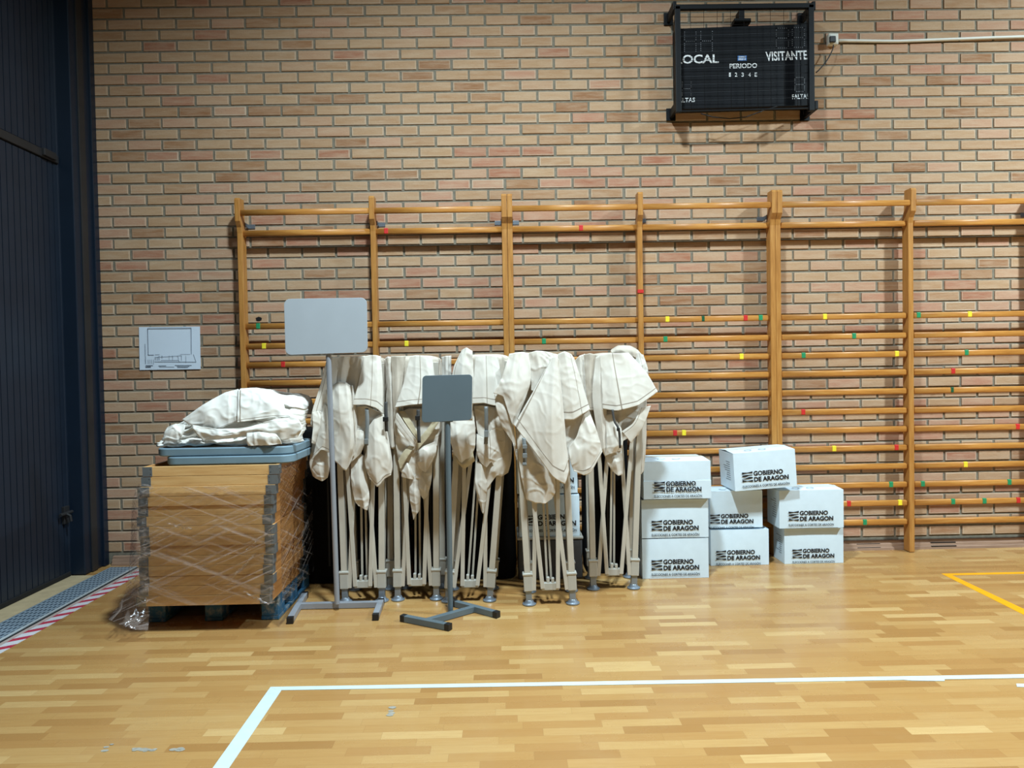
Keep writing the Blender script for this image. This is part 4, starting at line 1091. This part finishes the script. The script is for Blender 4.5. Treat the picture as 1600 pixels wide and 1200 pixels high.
loft('canopy_fold', [[(575, 668, 9), (573, 700, 11), (570, 722, 11), (578, 748, 10)], [(585, 654, 11), (586, 700, 17), (587, 735, 16), (590, 760, 13)], [(596, 645, 9), (602, 690, 14), (606, 720, 14), (601, 748, 12)], [(600, 648, 5), (608, 690, 8), (613, 725, 8), (611, 742, 8)]], t, y, crump=.006, seed=9, hem=.93)
loft('canopy_fold', [[(549, 715, 4), (549, 750, 7), (554, 780, 6), (560, 790, 6)], [(560, 706, 6), (562, 748, 12), (566, 775, 11), (570, 796, 8)], [(569, 712, 4), (574, 750, 7), (577, 775, 7), (574, 797, 6)]], t, y, crump=.008, seed=10)
loft('canopy_fold', [[(558, 672, 8), (553, 700, 9), (549, 722, 8)], [(564, 672, 10), (562, 690, 12), (556, 716, 10)], [(571, 676, 8), (571, 690, 9), (564, 708, 8)]], t, y, crump=.004, seed=11, mats=('canvas', 'stitch'))
strap(t, y, [(573, 638, 11), (574, 660, 12), (573, 680, 12), (572.5, 696, 12)], .022, [(572.5, 690, 13, .012, .016)], 'buckle')
# ---- tent 2
y = -.95; t = build_tent('folded beige canopy tent half hidden by the slate stand, with crossed reinforcing bands', (622, 938), (682, 934), (620, 750), (681.5, 750), y, ZT_); y = -.948
loft('canopy_fold', [[(602, 560, 2), (605, 620, 5), (607, 690, 4)], [(606, 557, 6), (611, 620, 10), (612, 700, 7)], [(613, 558, 3), (616, 620, 5), (617, 700, 4)]], t, y, ('canvas', 'stitch'), crump=.003, seed=12, seam=(.82,))
loft('canopy_fold', [[(611, 556, 5), (614, 620, 8), (616, 676, 6)], [(620, 556, 8), (621, 620, 11), (620, 684, 9)], [(634, 556, 6), (627, 612, 9), (619, 650, 9)]], t, y, ('canvas_grey', 'stitch'), crump=.003, seed=13)
loft('valance', [[(641, 557, 5), (630, 600, 10), (617, 637, 14)], [(650, 555, 7), (648, 600, 14), (640, 633, 18)], [(665, 556, 7), (670, 600, 13), (672, 630, 17)], [(675, 557, 4), (681, 600, 8), (685, 632, 11)]], t, y, crump=.003, seed=14, hem=.86, seam=(.45,))
loft('canopy_fold', [[(620, 645, 4), (618, 690, 6), (625, 735, 5)], [(640, 638, 4), (645, 690, 9), (640, 748, 9)], [(655, 638, 4), (660, 690, 8), (662, 746, 9)], [(690, 640, 4), (684, 690, 6), (680, 715, 5)]], t, y, crump=.009, seed=15)
loft('reinforcing_band', [[(619, 642, 10), (634, 664, 14), (652, 690, 12)], [(617, 660, 10), (627, 676, 14), (647, 698, 12)]], t, y, ('canvas', 'stitch'), crump=.002, seed=16, seam=(.5,))
loft('reinforcing_band', [[(632, 642, 8), (644, 660, 11), (654, 680, 10)], [(622, 642, 9), (636, 664, 12), (652, 688, 11)]], t, y, ('band', 'stitch'), crump=.002, seed=17)
loft('reinforcing_band', [[(688, 656, 9), (672, 680, 12), (650, 706, 10)], [(678, 656, 8), (666, 672, 11), (652, 688, 10)]], t, y, ('band', 'stitch'), crump=.002, seed=18)
loft('reinforcing_band', [[(648, 698, 10), (637, 714, 12), (626, 733, 10)], [(640, 696, 9), (630, 706, 10), (622, 720, 9)]], t, y, ('band', 'stitch'), crump=.002, seed=19)
loft('canopy_fold', [[(650, 708, 10), (651, 720, 12), (656, 732, 10)], [(662, 697, 11), (663, 712, 15), (665, 737, 12)], [(680, 690, 9), (682, 704, 10), (675, 722, 9)]], t, y, crump=.005, seed=20)
loft('canopy_fold', [[(627, 730, 7), (628, 738, 8), (627, 745, 7)], [(636, 722, 9), (638, 732, 12), (640, 748, 10)], [(643, 732, 7), (646, 742, 9), (648, 750, 7)]], t, y, crump=.005, seed=21)
loft('canopy_fold', [[(640, 746, 5), (640, 775, 7), (646, 812, 5)], [(648, 742, 9), (648, 775, 11), (651, 803, 8)], [(655, 738, 5), (657, 770, 7), (656, 796, 5)]], t, y, crump=.006, seed=22)
loft('canopy_fold', [[(651, 735, 6), (654, 755, 8), (656, 772, 6)], [(662, 735, 8), (664, 755, 10), (662, 780, 7)], [(676, 720, 5), (674, 750, 6), (668, 775, 5)]], t, y, crump=.006, seed=23, mats=('canvas_old', 'stitch'))
strap(t, y, [(653.5, 640, 15), (653.5, 660, 15), (655, 692, 15)], .02, [(652.5, 653, 16, .014, .014)])
strap(t, y, [(603, 628, 13), (603, 650, 13), (604, 674, 12)], .02, [(602.5, 655, 14, .016, .014)])
# ---- tent 3
y = -1.0; t = build_tent('folded beige canopy tent leaning sideways just behind the slate grey sign', (700, 940), (765, 938), (711, 750), (776.5, 785), y, ZT_); y = -.992
loft('canopy_fold', [[(690, 558, 2), (692, 600, 5), (695, 660, 5)], [(697, 556, 6), (698, 600, 8), (699, 660, 7)], [(705, 556, 3), (705, 600, 4), (703, 660, 5)]], t, y, ('canvas_old', 'stitch'), crump=.004, seed=24, seam=(.3, .7))
loft('canopy_fold', [[(722, 547, 4), (708, 580, 8), (702, 650, 8)], [(729, 543, 8), (722, 580, 13), (716, 655, 12)], [(738, 549, 7), (740, 590, 10), (738, 655, 9)]], t, y, crump=.004, seed=25, seam=(.1,))
loft('valance', [[(743, 556, 5), (740, 595, 10), (738, 631, 13)], [(756, 555, 7), (756, 595, 13), (756, 630, 17)], [(768, 555, 7), (772, 595, 12), (774, 634, 15)], [(778, 557, 3), (784, 595, 6), (788, 625, 8)]], t, y, crump=.003, seed=26, hem=.86, seam=(.42,))
loft('canopy_fold', [[(700, 648, 6), (702, 682, 10), (710, 710, 8)], [(712, 655, 10), (715, 690, 17), (722, 724, 12)], [(728, 655, 10), (730, 690, 15), (734, 716, 11)], [(740, 640, 6), (743, 690, 9), (738, 710, 7)]], t, y, crump=.008, seed=27)
loft('canopy_fold', [[(710, 708, 8), (712, 716, 10), (714, 722, 8)], [(722, 720, 12), (724, 726, 13), (726, 732, 10)], [(738, 702, 10), (740, 712, 11), (742, 720, 8)]], t, y, ('band', 'stitch'), crump=.003, seed=28)
loft('canopy_fold', [[(740, 634, 5), (744, 660, 6), (748, 690, 6)], [(757, 633, 7), (758, 660, 5), (758, 700, 8)], [(772, 636, 8), (772, 660, 10), (766, 690, 9)], [(784, 640, 5), (788, 665, 7), (778, 690, 6)]], t, y, crump=.007, seed=29)
loft('canopy_fold', [[(745, 678, 7), (745, 705, 8), (750, 722, 7)], [(756, 684, 9), (758, 708, 12), (760, 730, 10)], [(772, 668, 9), (774, 700, 11), (768, 722, 10)], [(782, 660, 5), (790, 690, 6), (776, 740, 6)]], t, y, crump=.006, seed=30, seam=(.5,))
loft('canopy_fold', [[(757, 705, 1), (754, 740, 2), (757, 770, 4)], [(772, 690, 6), (772, 730, 11), (776, 743, 9)], [(790, 668, 5), (794, 715, 7), (784, 744, 6)], [(800, 664, 1), (799, 715, 1), (794, 738, 1)]], t, y, crump=.007, seed=31)
loft('canopy_fold', [[(744, 720, 4), (743, 760, 7), (752, 797, 5)], [(752, 724, 8), (752, 765, 11), (755, 802, 8)], [(760, 728, 4), (761, 765, 5), (757, 797, 4)]], t, y, crump=.008, seed=32)
strap(t, y, [(759.5, 635, 14), (760, 660, 14), (760, 675, 13), (759, 694, 12)], .022, [(760, 678, 14, .013, .02)], 'buckle')
# ---- tent 4
y = -1.085; t = build_tent('folded beige canopy tent with the big pointed front flap, fourth along the row', (827, 944), (895, 944), (816, 767), (886, 749), y, ZT_)
loft('canopy_fold', [[(796, 553, 4), (784, 590, 9), (771, 614, 9)], [(806, 551, 7), (796, 600, 14), (786, 620, 12)], [(816, 550, 7), (808, 610, 15), (800, 662, 13)], [(826, 552, 5), (828, 600, 10), (804, 665, 12)]], t, y, crump=.005, seed=33)
loft('canopy_fold', [[(822, 553, 4), (828, 580, 6), (830, 610, 7)], [(838, 548, 7), (842, 580, 9), (838, 612, 9)], [(852, 549, 7), (856, 570, 8), (848, 600, 9)], [(864, 552, 4), (866, 570, 6), (860, 600, 7)]], t, y, crump=.006, seed=34)
loft('front_flap', [[(861, 562, 8), (833, 612, 12), (803, 664, 15)], [(864, 558, 10), (846, 640, 18), (838, 709, 17)], [(868, 556, 11), (862, 650, 21), (864, 745, 18)], [(871, 558, 10), (876, 650, 17), (882, 756, 15)], [(873, 562, 7), (881, 650, 11), (889, 735, 11)]], t, y, crump=.004, seed=35, hem=.9, seam=(.02,), nv=80)
loft('canopy_fold', [[(772, 614, 5), (776, 640, 8), (785, 668, 6)], [(786, 616, 8), (795, 650, 11), (800, 690, 8)], [(798, 640, 6), (804, 680, 7), (808, 720, 5)]], t, y, crump=.006, seed=36)
loft('valance', [[(872, 553, 5), (875, 600, 9), (879, 656, 11)], [(882, 549, 8), (890, 600, 13), (896, 656, 15)], [(892, 553, 7), (903, 600, 11), (912, 646, 13)], [(897, 560, 3), (910, 600, 6), (922, 640, 7)]], t, y, crump=.005, seed=37, hem=.88, seam=(.6,))
loft('canopy_fold', [[(880, 650, 4), (884, 680, 6), (888, 720, 6)], [(898, 650, 6), (897, 680, 6), (893, 710, 8)], [(912, 640, 6), (910, 665, 8), (903, 690, 8)]], t, y, crump=.005, seed=38)
loft('canopy_fold', [[(888, 700, 8), (891, 720, 10), (897, 736, 10)], [(901, 682, 9), (908, 705, 13), (912, 742, 11)], [(912, 646, 8), (924, 690, 13), (923, 738, 11)], [(920, 640, 4), (936, 685, 7), (941, 706, 7)]], t, y, crump=.006, seed=39, hem=.9)
loft('canopy_fold', [[(806, 668, 3), (812, 730, 5), (822, 780, 4)], [(825, 690, 4), (836, 740, 8), (836, 786, 7)], [(850, 715, 4), (852, 760, 8), (852, 786, 7)], [(866, 735, 3), (868, 765, 4), (862, 780, 3)]], t, y, crump=.010, seed=40)
strap(t, y, [(818.5, 684, 12), (820, 705, 13), (820, 728, 12)], .022, [(820, 698, 14, .013, .012), (820, 712, 14, .013, .014), (819.5, 725, 14, .012, .008)], 'buckle')
# ---- tent 5
y = -.82; t = build_tent('folded beige canopy tent next to the white boxes, with a wide flared valance', (927, 920), (990, 920), (923, 739), (996, 745), y, 1.475)
loft('canopy_fold', [[(897, 565, 2), (904, 600, 4), (914, 645, 4)], [(905, 556, 6), (910, 600, 7), (918, 655, 7)], [(914, 553, 3), (915, 600, 5), (921, 655, 5)]], t, y, crump=.004, seed=50)
loft('canopy_fold', [[(912, 554, 5), (915, 600, 7), (919, 641, 7)], [(922, 552, 8), (922, 600, 9), (924, 641, 8)], [(934, 555, 5), (930, 600, 6), (929, 641, 6)]], t, y, ('canvas_grey', 'stitch'), crump=.003, seed=51, hem=.95, seam=(.1, .85))
loft('canopy_fold', [[(931, 558, 6), (926, 620, 9), (936, 690, 9), (943, 708, 8)], [(938, 555, 9), (938, 620, 14), (943, 690, 13), (946, 713, 10)], [(944, 558, 6), (946, 620, 8), (950, 690, 8), (950, 708, 7)]], t, y, crump=.004, seed=52)
loft('valance', [[(937, 554, 7), (940, 595, 12), (942, 639, 15)], [(953, 552, 9), (958, 595, 15), (965, 642, 19)], [(970, 552, 9), (986, 595, 14), (998, 633, 18)], [(982, 551, 6), (1008, 580, 10), (1028, 612, 13)]], t, y, crump=.004, seed=53, hem=.9, seam=(.4,))
loft('canopy_fold', [[(954, 547, -4), (955, 550, 5), (960, 558, 6)], [(966, 540, -4), (970, 545, 7), (974, 557, 8)], [(984, 540, -4), (987, 547, 7), (990, 558, 7)], [(997, 547, -4), (1002, 555, 5), (1005, 566, 4)]], t, y, ('canvas_grey', 'stitch'), crump=.006, seed=54, nv=24)
loft('canopy_fold', [[(984, 553, 3), (990, 575, 5), (996, 592, 4)], [(996, 550, 5), (1002, 575, 8), (1007, 594, 6)], [(1005, 555, 2), (1011, 572, 4), (1013, 590, 3)]], t, y, ('canvas_old', 'stitch'), crump=.005, seed=55, seam=(.6,))
loft('canopy_fold', [[(945, 642, 5), (950, 680, 6), (952, 705, 6)], [(962, 643, 6), (968, 670, 7), (972, 690, 7)], [(985, 636, 6), (985, 660, 7), (980, 685, 6)], [(1012, 618, 4), (1006, 650, 5), (998, 680, 4)]], t, y, crump=.006, seed=56)
loft('reinforcing_band', [[(1000, 637, 12), (990, 660, 14), (972, 674, 12)], [(1017, 634, 11), (1004, 668, 13), (986, 692, 12)]], t, y, crump=.003, seed=57, seam=(.15,))
loft('canopy_fold', [[(946, 648, 8), (948, 690, 11), (946, 712, 9)], [(957, 648, 11), (962, 690, 15), (956, 708, 12)], [(970, 668, 8), (973, 690, 11), (970, 704, 9)]], t, y, crump=.005, seed=58, seam=(.8,))
loft('canopy_fold', [[(945, 713, 6), (950, 725, 7), (957, 736, 6)], [(958, 706, 9), (962, 722, 11), (966, 743, 8)], [(971, 696, 6), (972, 715, 7), (973, 741, 5)]], t, y, crump=.005, seed=59, mats=('canvas_old', 'stitch'))
loft('canopy_fold', [[(985, 600, -8), (996, 690, -9), (998, 742, -10)], [(1000, 600, -8), (1004, 690, -8), (1002, 740, -9)], [(1010, 610, -12), (1010, 680, -13), (1006, 735, -14)]], t, y, crump=.004, seed=61)
strap(t, y, [(957, 640, 15), (960, 658, 15), (967, 672, 15), (969, 700, 14)], .014, [(966, 671, 16, .01, .01)])

# ================================================================== LIGHT
def lamp(loc, power, size=.38, color=(.76, .93, 1.0), aim=None, spread=180):
    l = bpy.data.lights.new('hall_or_fill_lamp', 'AREA'); l.shape = 'DISK'; l.size = size; l.energy = power; l.color = color; l.spread = math.radians(spread)
    o = bpy.data.objects.new('hall_or_fill_lamp', l); col.objects.link(o); o.location = loc
    d = (Vector(aim) if aim else Vector((loc[0], loc[1], 0)))-Vector(loc)
    o.rotation_euler = d.to_track_quat('-Z', 'Y').to_euler(); return o
lamp((0.05, -2.9, 5.3), 290, .34, spread=146)
lamp((5.4, -2.9, 5.3), 500, .34, spread=160)
lamp((3.4, -6.4, 7.6), 80, .9)  # added fill for the upper wall, no known fixture there
wd = bpy.data.worlds.new('hall'); scene.world = wd; wd.use_nodes = True
bg = wd.node_tree.nodes['Background']; bg.inputs[0].default_value = (.95, .9, .82, 1); bg.inputs[1].default_value = .022
scene.view_settings.view_transform = 'Standard'; scene.view_settings.look = 'None'; scene.view_settings.exposure = 0.02; scene.view_settings.gamma = 1
scene.view_settings.use_curve_mapping = False
